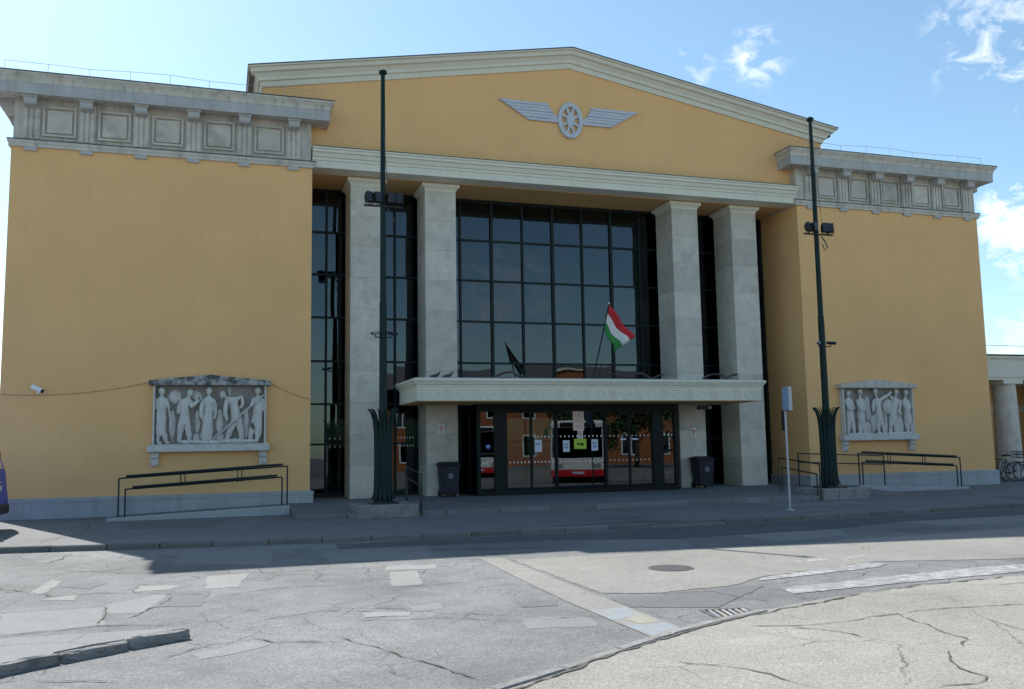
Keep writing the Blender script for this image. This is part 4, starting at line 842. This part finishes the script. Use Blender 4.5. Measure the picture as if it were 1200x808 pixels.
# ================================================================== FREE-STANDING THINGS
def flood_pole(x, y, label, stone_parts):
    t = thing('floodlight_pole', label, 'pole', (x, y, 0.26))
    B().tube([(0, 0, 0.0), (0, 0, 2.4), (0, 0, 5.0), (0, 0, 5.02), (0, 0, 11.0)], [0.105, 0.10, 0.09, 0.078, 0.055], 14).build('shaft', 'pole', t, smooth=False)
    B().lathe([(0.09, 10.98), (0.11, 11.02), (0.11, 11.06), (0.05, 11.10)], 12).build('cap', 'pole', t)
    B().box(-0.34, 0.34, -0.34, 0.34, 0.0, 0.03).build('base_plate', 'rail', t)
    B().lathe([(0.24, 0.03), (0.24, 0.09), (0.13, 0.16)], 16).build('collar', 'pole', t)
    for i in range(12):                              # upright metal leaves flaring at the top and foot
        a = 2 * math.pi * i / 12; prof = [(0.285, 0.10, 0.055), (0.245, 0.17, 0.06), (0.212, 0.30, 0.062), (0.20, 0.7, 0.064), (0.20, 1.3, 0.064), (0.208, 1.75, 0.058), (0.235, 2.02, 0.044), (0.285, 2.20, 0.03), (0.37, 2.32, 0.005)]
        L = []
        for r, z, w in prof:
            c, s_ = math.cos(a), math.sin(a); L.append([(c * rr - s_ * ww, s_ * rr + c * ww, z) for rr, ww in ((r - 0.012, -w * 0.8), (r + 0.028, -0.002), (r + 0.028, 0.002), (r - 0.012, w * 0.8), (r - 0.03, 0.0))])
        B().loops(L, 0, True, True).build('leaf', 'pole', t)
    B().lathe([(0.185, 0.3), (0.185, 1.75)], 14).build('core_sleeve', 'rail', t)
    B().box(-0.50, 0.50, -0.12, -0.07, 7.43, 7.47).build('crossarm', 'black', t)
    for xx, ry in ((-0.42, 0.5), (-0.20, 0.35), (0.22, -0.25), (0.43, -0.45)):
        hd = B().prism_x([(-0.18, 0.02), (-0.15, 0.30), (-0.05, 0.27), (0.0, 0.18), (-0.02, 0.06), (-0.08, 0.0)], -0.095, 0.095).build('floodlight', 'black', t, (xx, -0.06, 7.50), ry, bevel=0.012)
        B().add([(-0.08, -0.182, 0.035), (0.08, -0.182, 0.035), (0.08, -0.155, 0.28), (-0.08, -0.155, 0.28)], [(0, 1, 2, 3)]).build('lens', 'lamp', hd)
        B().tube([(-0.107, -0.08, 0.16), (-0.107, -0.08, -0.02), (0.107, -0.08, -0.02), (0.107, -0.08, 0.16)], 0.012, 5).build('yoke', 'black', hd)
    B().tube([(0.10, -0.1, 7.4), (0.2, -0.14, 7.22), (0.27, -0.14, 7.05), (0.16, -0.14, 6.98), (0.12, -0.11, 7.15)], 0.018, 6).build('cable_loop', 'flash', t)
    for s in (-1, 1):
        B().tube([(0, -0.08, 4.1), (s * 0.20, -0.10, 4.1), (s * 0.22, -0.10, 4.17)], 0.018, 6).build('camera_arm', 'black', t)
        h = B().tube([(s * 0.13, -0.03, 4.22), (s * 0.31, -0.22, 4.18)], [0.045, 0.045], 10).build('pole_camera', 'steel' if s < 0 else 'bluebin', t); B().tube([(s * 0.31, -0.22, 4.18), (s * 0.318, -0.228, 4.178)], [0.034, 0.034], 10).build('lens', 'black', h)
    B().tube([(0.0, -0.12, 9.4), (0.05, -0.14, 8.6), (0.14, -0.14, 7.6)], 0.007, 4).build('stay_cable', 'flash', t)
    return t
PLX, PLY = 6.5, -2.95
flood_pole(-PLX, PLY, 'dark green floodlight pole standing between the workers relief and the canopy', 1)
flood_pole(PLX, PLY, 'dark green floodlight pole standing by the steel bus stop sign and drum relief', 1)
for s, lb in ((-1, 'low weathered stone pedestal under the green pole beside the canopy end and bin'), (1, 'low weathered stone pedestal of cut blocks under the green pole near the drum relief')):
    t = thing('pole_pedestal', lb, 'pedestal', (s * PLX, PLY, 0))
    if s < 0: B().box(-0.72, 0.75, -0.68, 0.70, -0.06, 0.258).build('stone', 'pedestal', t, bevel=0.02)
    else:
        for a, b_ in ((-0.72, -0.2), (-0.195, 0.3), (0.305, 0.85)): B().box(a, b_, -0.68, 0.70, -0.06, 0.258).build('stone', 'pedestal', t, bevel=0.02)

# ramps and their rails
for s in (-1, 1):
    lb = ('concrete access ramp along the plinth below the workers relief' if s < 0 else 'concrete access ramp along the plinth below the drum relief')
    t = thing('access_ramp', lb, 'ramp', (s * 8.63, 0, 0))
    d = 4.15
    poly = [(0, -0.04), (s * d, -0.04), (s * d, 0.03), (0, 0.175)]
    if s < 0: poly = poly[::-1]
    B().prism_y(poly, -1.40, -0.12).build('slab', 'pave', t)
    poly = [(0, -0.05), (s * (d + 0.12), -0.05), (s * (d + 0.12), 0.05), (0, 0.215)]
    if s < 0: poly = poly[::-1]
    B().prism_y(poly, -1.58, -1.402).build('side_curb', 'plinth', t, bevel=0.015)
    lb = ('dark double ramp handrail in front of the workers relief wall' if s < 0 else 'dark double ramp handrail in front of the drum relief wall')
    r = thing('ramp_handrail', lb, 'handrail', (s * 8.63, -1.49, 0))
    def zr(u): return 0.21 - 0.04 * u
    for k, (ua, ub, h, hh) in enumerate(((0.07, 4.02, 0.99, 0), (0.20, 3.87, 0.72, 0))):
        pa, pb = (s * ua, 0, zr(ua) + h), (s * ub, 0, zr(ub) + h - 0.05)
        B().tube([pa, pb], 0.021, 6).build('rail', 'rail', r)
        off = 0.13
        B().tube([(pa[0] + s * 0.12, -0.03, pa[2] + 0.045), (pb[0] - s * 0.16, -0.03, pb[2] + 0.05)], 0.028, 8).build('grab_rail', 'rail', r)
        for p, u in ((pa, ua), (pb, ub)): B().tube([(p[0], 0, zr(u) - 0.02), (p[0], 0, p[2])], 0.022, 6).build('post', 'rail', r)
    for u in (1.18, 1.28, 2.52, 2.62):
        B().tube([(s * u, 0, zr(u) + 0.66), (s * u, 0, zr(u) + 1.0)], 0.014, 5).build('spacer', 'rail', r)
    # short rail at the platform side, running from front to back
    lb = ('short dark step handrail between the stone pedestal and the bin' if s < 0 else 'short dark step handrail beside the pedestal at the ochre corner')
    r = thing('step_handrail', lb, 'handrail', (s * 5.68, -3.62, -0.04))
    for z_, y0, y1 in ((1.0, 0, 1.95), (0.72, 0.14, 1.80)):
        B().tube([(0, y0, z_), (0, y1, z_ + 0.16)], 0.021, 6).build('rail', 'rail', r)
        for yy, zz, zb in ((y0, z_, 0.0 if y0 == 0 else 0.12), (y1, z_ + 0.16, 0.165)): B().tube([(0, yy, zb), (0, yy, zz)], 0.022, 6).build('post', 'rail', r)
r = thing('ramp_handrail', 'second dark ramp handrail against the wall behind the green pole', 'handrail', (8.2, -0.35, 0.16))
for z_ in (1.0, 0.72):
    B().tube([(-0.9, 0, z_ + 0.06), (2.4, 0, z_ - 0.08)], 0.021, 6).build('rail', 'rail', r)
for xx in (-0.9, 2.4): B().tube([(xx, 0, -0.02 if xx < 0 else -0.1), (xx, 0, 1.02 - 0.045 * xx)], 0.022, 6).build('post', 'rail', r)

# bus stop sign
t = thing('bus_stop_sign', 'steel post with narrow pale blue sign box at the pavement edge', 'sign', (2.98, -6.05, pz(0, -6.05)))
B().lathe([(0.11, 0.0), (0.11, 0.02), (0.05, 0.04)], 14).build('foot', 'steel', t)
B().tube([(0, 0, 0.0), (0, 0, 3.0)], 0.028, 12).build('post', 'steel', t)
sb = B().box(-0.045, 0.045, -0.36, 0.06, 2.42, 3.02).build('sign_box', 'steel', t, rotz=R(-12), bevel=0.015)
B().box(0.0455, 0.049, -0.33, 0.03, 2.46, 2.98).build('sign_face', 'signblue', sb); B().box(-0.049, -0.0455, -0.33, 0.03, 2.46, 2.98).build('sign_face', 'signblue', sb)
tt_ = B().box(-0.03, 0.03, 0.06, 0.20, 1.95, 2.45).build('timetable_case', 'black', t, rotz=R(-12), bevel=0.01)

# wheeled bins by the pillars
def bin_(x, y, label, rz):
    t = thing('wheeled_bin', label, 'bin', (x, y, 0.195), rz); t.scale = (0.9, 0.9, 0.95)
    B().loops([[(-0.25, -0.27, 0.07), (0.25, -0.27, 0.07), (0.25, 0.25, 0.07), (-0.25, 0.25, 0.07)], [(-0.30, -0.33, 0.92), (0.30, -0.33, 0.92), (0.30, 0.33, 0.92), (-0.30, 0.33, 0.92)]], 0, True, True).build('body', 'bluebin', t, bevel=0.03, seg=2)
    B().prism_x([(-0.37, 0.925), (0.36, 0.925), (0.36, 1.0), (0.0, 1.05), (-0.33, 1.0)], -0.32, 0.32).build('lid', 'black', t, bevel=0.02)
    B().tube([(-0.30, 0.40, 0.98), (0.30, 0.40, 0.98)], 0.018, 8).build('handle', 'black', t)
    for s in (-1, 1): B().tube([(s * 0.20, 0.24, 0.10), (s * 0.27, 0.24, 0.10)], [0.10, 0.10], 14).build('wheel', 'rubber', t)
    e = ring(B(), 0.075, 0.010, 0, 18, 4); e.box(-0.012, 0.012, -0.008, 0.004, -0.05, 0.06); o = e.build('printed_emblem', 'steel', t, (0, -0.318, 0.62)); o.rotation_euler = (R(4), 0, 0)
bin_(-4.05, 0.30, 'dark blue wheeled bin at the pillar with handrail in front', 0)
bin_(4.20, 0.30, 'dark blue wheeled bin at the pillar under the canopy camera', 0)
# information screen in the hall, behind the glass
t = thing('information_screen', 'lit blue information screen inside the hall behind the glazing', 'screen', (-5.35, 5.0, 2.75))
B().box(-0.36, 0.36, 0, 0.08, -0.50, 0.50).build('case', 'black', t); B().box(-0.32, 0.32, -0.006, -0.002, -0.46, 0.46).build('display', 'screen', t)
B().tube([(0, 0.04, 0.5), (0, 0.04, 6.85)], 0.03, 6).build('hanger', 'black', t)

# person waiting inside the hall behind the glazing
pe = thing('person', 'person in dark jacket and trousers standing inside behind the tall glazing', 'person', (-6.85, 3.1, 0.212), R(20))
V = [(0, 0, 0.93, (0.15, 0.11)), (0, 0.0, 1.12, (0.14, 0.10)), (0, 0.0, 1.34, (0.17, 0.11)), (0, -0.01, 1.47, 0.055), (0, -0.02, 1.53, 0.06), (0, -0.03, 1.60, 0.095), (0, -0.02, 1.68, 0.08),
     (0.19, 0, 1.38, 0.065), (0.25, 0.02, 1.12, 0.05), (0.24, -0.06, 0.88, 0.04), (-0.19, 0, 1.38, 0.065), (-0.25, 0.02, 1.12, 0.05), (-0.24, -0.06, 0.88, 0.04),
     (0.10, 0, 0.82, 0.09), (0.11, -0.01, 0.48, 0.065), (0.12, 0.02, 0.09, 0.045), (0.13, -0.14, 0.03, 0.035), (-0.10, 0, 0.82, 0.09), (-0.11, -0.01, 0.48, 0.065), (-0.12, 0.02, 0.09, 0.045), (-0.13, -0.14, 0.03, 0.035)]
E_ = [(0, 1), (1, 2), (2, 3), (3, 4), (4, 5), (5, 6), (2, 7), (7, 8), (8, 9), (2, 10), (10, 11), (11, 12), (0, 13), (13, 14), (14, 15), (15, 16), (0, 17), (17, 18), (18, 19), (19, 20)]
for s in (-1, 1):                                   # five fingers on each hand
    w_ = 9 if s > 0 else 12
    pc = len(V); V.append((s * 0.24, -0.085, 0.80, (0.018, 0.036))); E_.append((w_, pc))
    for k, (dy, ln) in enumerate(((-0.035, 0.07), (-0.012, 0.085), (0.012, 0.08), (0.033, 0.06))):
        a = len(V); V.append((s * 0.24, -0.085 + dy, 0.765, 0.009)); V.append((s * 0.225, -0.09 + dy, 0.765 - ln, 0.008)); E_ += [(pc, a), (a, a + 1)]
    a = len(V); V.append((s * 0.215, -0.125, 0.785, 0.010)); V.append((s * 0.205, -0.135, 0.745, 0.009)); E_ += [(pc, a), (a, a + 1)]
me = skin_mesh('body', V, E_, 0, 1)
for m_ in ('cloth', 'skin'): me.materials.append(M[m_])
for p_ in me.polygons:
    c = p_.center; p_.material_index = 1 if (c.z > 1.47 or (abs(c.x) > 0.19 and c.z < 0.86)) else 0
link('body', me, pe)
ha = B(); ha.loops([[(r * math.cos(2 * math.pi * k / 14), -0.015 + r * 1.1 * math.sin(2 * math.pi * k / 14), z) for k in range(14)] for r, z in ((0.098, 1.635), (0.104, 1.67), (0.09, 1.72), (0.05, 1.75))], 0, True, True); ha.build('hair', 'cloth', pe, smooth=True)

# ================================================================== COLONNADE WING AND BICYCLES
WG = thing('colonnade_wing', 'low cream colonnade wing with round columns beside the station block', 'building', (15.7, 0, 0))
B().box(0, 30, 3.55, 9.0, 4.06, 4.95).build('entablature', 'cream', WG); B().box(0.0, 30, 3.45, 9.1, 4.83, 4.92).build('cornice', 'cream', WG); B().box(0, 30, 3.40, 9.1, 4.952, 4.985).build('flashing', 'flash', WG)
B().box(0, 30, 3.6, 9.0, 3.95, 4.058).build('architrave', 'cream', WG)
B().box(0, 30, 7.0, 9.0, 0, 3.949).build('back_wall', 'ochre', WG); B().box(0, 30, 6.94, 6.998, 2.75, 3.05).build('wall_band', 'cream', WG)
B().box(1.2, 3.6, 6.93, 6.997, 0.05, 2.7).build('doorway', 'doorframe', WG)
for i in range(4):
    cx = 4.80 + i * 3.4
    B().lathe([(0.50, 0.0), (0.49, 1.2), (0.43, 3.82)], 24, (cx, 4.05)).build('column', 'stone_block', WG, smooth=False)
    B().box(cx - 0.50, cx + 0.50, 3.56, 4.56, 3.80, 3.948).build('column_cap', 'cream', WG)
    B().lathe([(0.40, 0.0), (0.36, 3.9)], 16, (cx + 0.9, 6.4)).build('column', 'stone_block', WG)
w = B(); pts = [(i * 3.0, 3.6, 5.35 + 0.02 * (i % 2)) for i in range(11)]
w.tube(pts, 0.01, 5)
for p in pts: w.box(p[0] - 0.06, p[0] + 0.06, 3.5, 3.7, 4.985, 5.06); w.tube([(p[0], 3.6, 5.0), p], 0.012, 5)
w.build('lightning_wire', 'flash', WG)

def torus_xz(b, r, tr, cx, cz, n=28, k=6, y=0, m=0):
    L = []
    for i in range(n + 1):
        a = 2 * math.pi * i / n; L.append([(cx + (r + tr * math.cos(q)) * math.cos(a), y + tr * math.sin(q), cz + (r + tr * math.cos(q)) * math.sin(a)) for q in [2 * math.pi * m_ / k for m_ in range(k)]])
    return b.loops(L, m, True)
def make_bike(color, label):
    t = thing('bicycle', label, 'bicycle', group='bicycles parked by the colonnade')
    for wx in (-0.52, 0.52):
        wl_ = torus_xz(B(), 0.335, 0.019, wx, 0.354).build('wheel', 'rubber', t, smooth=True)
        torus_xz(B(), 0.312, 0.010, wx, 0.354).build('rim', 'steel', wl_, smooth=True)
        sp = B()
        for i in range(12): a = 2 * math.pi * i / 12; sp.tube([(wx, 0, 0.354), (wx + 0.31 * math.cos(a), 0, 0.354 + 0.31 * math.sin(a))], 0.003, 4)
        sp.tube([(wx, -0.05, 0.354), (wx, 0.05, 0.354)], 0.022, 8); sp.build('spokes', 'steel', wl_)
        L = [[(wx + r * math.cos(a), yy, 0.354 + r * math.sin(a)) for r, yy in ((0.375, -0.025), (0.385, 0), (0.375, 0.025))] for a in [R(15 + 150 * i / 10) for i in range(11)]]
        B().loops(L, 0, False).build('mudguard', color, t)
    f = B(); bb, st, hd = (-0.08, 0, 0.30), (-0.20, 0, 0.80), (0.36, 0, 0.82)
    for p, q in ((bb, st), (bb, (0.39, 0, 0.70)), (st, (0.36, 0, 0.84)), (bb, (-0.52, 0.04, 0.354)), (bb, (-0.52, -0.04, 0.354)), (st, (-0.52, 0.04, 0.354)), (st, (-0.52, -0.04, 0.354)), ((0.35, 0, 0.92), (0.40, 0, 0.66)), ((0.40, 0.045, 0.66), (0.52, 0.045, 0.354)), ((0.40, -0.045, 0.66), (0.52, -0.045, 0.354))): f.tube([p, q], 0.016, 6)
    f.build('frame', color, t)
    B().tube([st, (-0.235, 0, 0.94)], 0.013, 6).build('seat_post', 'steel', t)
    B().loops([[(-0.38, -0.09, 0.95), (-0.38, 0.09, 0.95)], [(-0.30, -0.10, 0.985), (-0.30, 0.10, 0.985)], [(-0.18, -0.04, 0.975), (-0.18, 0.04, 0.975)], [(-0.10, -0.02, 0.965), (-0.10, 0.02, 0.965)]], 0, False).build('saddle', 'black', t).modifiers.new('s', 'SOLIDIFY').thickness = 0.04
    B().tube([(0.20, -0.28, 1.0), (0.33, -0.24, 1.02), (0.36, 0, 0.98), (0.33, 0.24, 1.02), (0.20, 0.28, 1.0)], 0.012, 6).tube([(0.35, 0, 0.92), (0.36, 0, 0.98)], 0.014, 6).build('handlebar', 'steel', t)
    B().tube([(bb[0], -0.07, bb[2]), (bb[0], 0.07, bb[2])], 0.05, 12).tube([(bb[0], 0.08, bb[2]), (bb[0] + 0.1, 0.09, bb[2] - 0.13)], 0.01, 5).tube([(bb[0], -0.08, bb[2]), (bb[0] - 0.1, -0.09, bb[2] + 0.13)], 0.01, 5).build('crank', 'steel', t)
    bk = B()
    for zz in (0.86, 0.98, 1.08):
        sx = 0.10 + (zz - 0.86) * 0.2; bk.tube([(0.60 - sx, -sx * 1.2, zz), (0.60 + sx, -sx * 1.2, zz), (0.60 + sx, sx * 1.2, zz), (0.60 - sx, sx * 1.2, zz), (0.60 - sx, -sx * 1.2, zz)], 0.008, 4)
    for a in range(8): c, s_ = math.cos(a * R(45)), math.sin(a * R(45)); bk.tube([(0.60 + 0.11 * c, 0.13 * s_, 0.86), (0.60 + 0.15 * c, 0.18 * s_, 1.08)], 0.006, 4)
    bk.build('basket', 'bike_silver' if color == 'bike_black' else 'black', t)
    return t
for (x, y, rz, color, lb) in ((17.35, 1.5, 150, 'bike_black', 'black bicycle with wire basket next to the corner of the ochre block'), (18.15, 1.75, 20, 'bike_silver', 'silver bicycle standing between the black and the blue bicycles by the colonnade'),
                              (18.9, 1.4, 165, 'bike_blue', 'blue bicycle in front of the round colonnade column'), (19.8, 1.7, 15, 'bike_red', 'red bicycle beside the blue bicycle at the colonnade')):
    b = make_bike(color, lb); b.location = (x, y, 0); b.rotation_euler = (R(-4), 0, R(rz))

# ================================================================== VEHICLES
def wheel_at(t, x, y, z, r, w=0.2, name='wheel'):
    s = 1 if y > 0 else -1
    o = B().tube([(x, y - s * w, z), (x, y, z)], [r, r], 22).build(name, 'rubber', t, bevel=0.02)
    B().tube([(x, y - s * 0.05, z), (x, y + s * 0.012, z)], [r * 0.62, r * 0.55], 16).build('rim', 'steel', o)
VX = -17.22
van = thing('blue_van', 'dark blue van parked on the pavement along the ochre wall', 'van', (VX, -3.2, pz(0, -3.2)))
sil = [(-2.25, 0.34), (-2.32, 0.55), (-2.28, 0.95), (-1.55, 1.12), (-0.85, 1.72), (-0.6, 1.83), (0.6, 1.90), (1.75, 1.86), (2.02, 1.80), (2.18, 1.62), (2.29, 1.25), (2.33, 0.85), (2.36, 0.62), (2.36, 0.36)]
body = B(); L = []
for yy, inset in ((-0.87, 0.10), (-0.89, 0.02), (0.89, 0.02), (0.87, 0.10)): pass
for yy, k in ((-0.80, 0.93), (-0.89, 0.985), (-0.90, 1.0), (0.90, 1.0), (0.89, 0.985), (0.80, 0.93)):
    L.append([(x * (1 - (1 - k) * 0.35), yy * (1.0 if z < 1.05 else 1 - 0.16 * (z - 1.05)), 0.36 + (z - 0.36) * (1 - (1 - k) * 0.5)) for x, z in sil])
body.loops(L, 0, True, True); bo = body.build('body', 'carblue', van, smooth=False, bevel=0.03, seg=2)
B().box(2.20, 2.41, -0.84, 0.84, 0.34, 0.56).build('rear_bumper', 'black', van, bevel=0.05, seg=2); B().box(-2.40, -2.2, -0.84, 0.84, 0.34, 0.56).build('front_bumper', 'black', van, bevel=0.05, seg=2)
B().add([(2.205, -0.58, 1.62), (2.205, 0.58, 1.62), (2.286, 0.60, 1.34), (2.286, -0.60, 1.34)], [(0, 1, 2, 3)]).build('rear_window', 'vglass', van)
for s in (-1, 1):
    B().prism_y([(-1.35, 1.16), (-0.45, 1.16), (-0.45, 1.68), (-0.78, 1.66)], *sorted((s * 0.845, s * 0.905))).build('side_window', 'vglass', van)
    B().prism_y([(-0.36, 1.16), (0.70, 1.16), (0.70, 1.70), (-0.36, 1.69)], *sorted((s * 0.845, s * 0.905))).build('side_window', 'vglass', van)
    B().box(2.08, 2.20, *sorted((s * 0.66, s * 0.76)), 1.58, 1.70).build('tail_light', 'red', van); B().box(-2.32, -2.2, *sorted((s * 0.55, s * 0.85)), 0.72, 0.92).build('headlight', 'lamp', van)
    B().box(-2.1, 2.25, *sorted((s * 0.895, s * 0.915)), 0.72, 0.78).build('rub_strip', 'bike_silver', van)
    for xx in (-1.45, 1.40): wheel_at(van, xx, s * 0.87, 0.32, 0.32)
B().box(2.335, 2.350, -0.26, 0.26, 0.86, 0.97).build('number_plate', 'white', van); B().box(2.31, 2.345, -0.30, 0.30, 1.03, 1.06).build('chrome_strip', 'bike_silver', van)

def make_bus(loc, rz, label):
    """city bus, front towards local -y... built along local y, front at y = 0"""
    t = thing('city_bus', label, 'bus', loc, rz)
    L = 11.5; w = 1.25
    B().box(-w, w, 0.0, L, 0.95, 2.95).build('body', 'white', t, bevel=0.12, seg=2)
    B().box(-w - 0.004, w + 0.004, -0.03, L, 0.30, 0.62).build('lower_skirt', 'red', t, bevel=0.04); B().box(-w + 0.01, w - 0.01, -0.015, L - 0.02, 0.622, 1.2).build('lower_body', 'white', t, bevel=0.03)
    B().box(-w + 0.10, w - 0.10, -0.03, 0.10, 1.22, 2.62).build('windscreen', 'vglass', t); B().box(-0.8, 0.8, -0.035, 0.1, 2.66, 2.86).build('destination_panel', 'black', t)
    for s in (-1, 1):
        for i in range(7): B().box(*sorted((s * (w - 0.05), s * (w + 0.006))), 0.5 + i * 1.55, 1.9 + i * 1.55, 1.30, 2.45).build('side_window', 'vglass', t)
        B().box(*sorted((s * 0.72, s * 1.08)), -0.035, 0.05, 0.72, 0.92).build('headlight', 'steel', t)
        for yy in (2.6, 8.6):
            o = B().tube([(s * (w - 0.28), yy, 0.48), (s * (w + 0.008), yy, 0.48)], [0.48, 0.48], 20).build('wheel', 'rubber', t); B().tube([(s * (w - 0.02), yy, 0.48), (s * (w + 0.02), yy, 0.48)], [0.28, 0.25], 14).build('rim', 'steel', o)
        m_ = B().tube([(s * (w - 0.1), 0.05, 2.6), (s * (w + 0.18), -0.2, 2.6)], 0.02, 5).build('mirror_arm', 'black', t); B().box(*sorted((s * (w + 0.10), s * (w + 0.28))), -0.26, -0.18, 2.15, 2.58).build('mirror', 'black', m_)
    B().box(-0.26, 0.26, -0.045, -0.032, 0.45, 0.56).build('number_plate', 'paper', t)
    return t
make_bus((5.7, -14.3, ROAD), R(203), 'white city bus with red skirt mirrored in the fixed door glass behind the posters')
make_bus((3.6, -24.0, ROAD), R(196), 'white city bus with red skirt mirrored in the left sliding doors')

# orange brick block across the square (seen mirrored in the doors)
bk = thing('brick_building', 'orange brick building with white windows mirrored in the entrance doors', 'building', (8, -52, -0.3))
B().box(-4, 44, -10, 0, 0, 7.4).build('wall', 'brick', bk); B().box(-4.2, 44.2, -10.2, 0.2, 7.4, 7.75).build('cornice', 'cream', bk)
B().prism_x([(0.3, 7.75), (-5, 9.6), (-10.3, 7.75)], -4.3, 44.3).build('roof', 'roof', bk)
for i in range(14):
    for z0 in (0.9, 4.3):
        x0 = -2.4 + i * 3.3; w_ = frame_bars(B(), x0, x0 + 1.5, z0, z0 + 2.0, -0.05, 0.06, 0.13).box(x0 + 0.69, x0 + 0.81, -0.05, 0.05, z0 + 0.13, z0 + 1.87).build('window', 'white', bk)
        B().box(x0 + 0.1, x0 + 1.4, 0.005, 0.02, z0 + 0.1, z0 + 1.9).build('pane', 'vglass', w_)

# trees in front of the brick building (mirrored in the doors)
def make_tree(loc, h, label, seed):
    rn = random.Random(seed); t = thing('street_tree', label, 'tree', loc, 0, 'trees across the square')
    tr = B().tube([(0, 0, 0), (0.05, 0, h * 0.25), (0.0, 0.08, h * 0.5), (0.1, 0, h * 0.8)], [0.22, 0.17, 0.12, 0.04], 9); tips = []
    for i in range(9):
        a = i * 2.4; z0 = h * (0.3 + 0.05 * i); ln = h * 0.26 * rn.uniform(0.8, 1.2); p = (math.cos(a) * ln, math.sin(a) * ln, z0 + ln * 0.7)
        tr.tube([(0, 0, z0), (p[0] * 0.5, p[1] * 0.5, z0 + ln * 0.45), p], [0.08, 0.05, 0.02], 6); tips.append(Vector(p))
    tr.build('trunk', 'bark', t); cr = B(); tips.append(Vector((0, 0, h * 0.85)))
    for tip in tips:
        for c in range(5):
            cc = tip + Vector((rn.gauss(0, 0.5), rn.gauss(0, 0.5), rn.gauss(0.1, 0.45)))
            for l in range(70):
                p = cc + Vector((rn.gauss(0, 0.28), rn.gauss(0, 0.28), rn.gauss(0, 0.24))); u = Vector((rn.gauss(0, 1), rn.gauss(0, 1), rn.gauss(0, 0.6))).normalized() * 0.17; v = u.cross(Vector((rn.gauss(0, 1), rn.gauss(0, 1), rn.gauss(0, 1)))).normalized() * 0.10
                cr.add([p - u, p + v, p + u, p - v], [(0, 1, 2, 3)])
    cr.build('crown', 'leaf', t)
M['bark'] = surf('bark', (0.07, 0.055, 0.04), 0.95, 0.2, 6, 0.4, 30); M['leaf'] = surf('leaf', (0.05, 0.09, 0.025), 0.7, 0.3, 1.2, 0.0, 40)
make_tree((16.0, -38, ROAD), 5.5, 'small leafy street tree mirrored beside the bus in the doors', 3)
make_tree((20.5, -39, ROAD), 6.0, 'tall leafy street tree mirrored in the sliding doors by the wide post', 5)
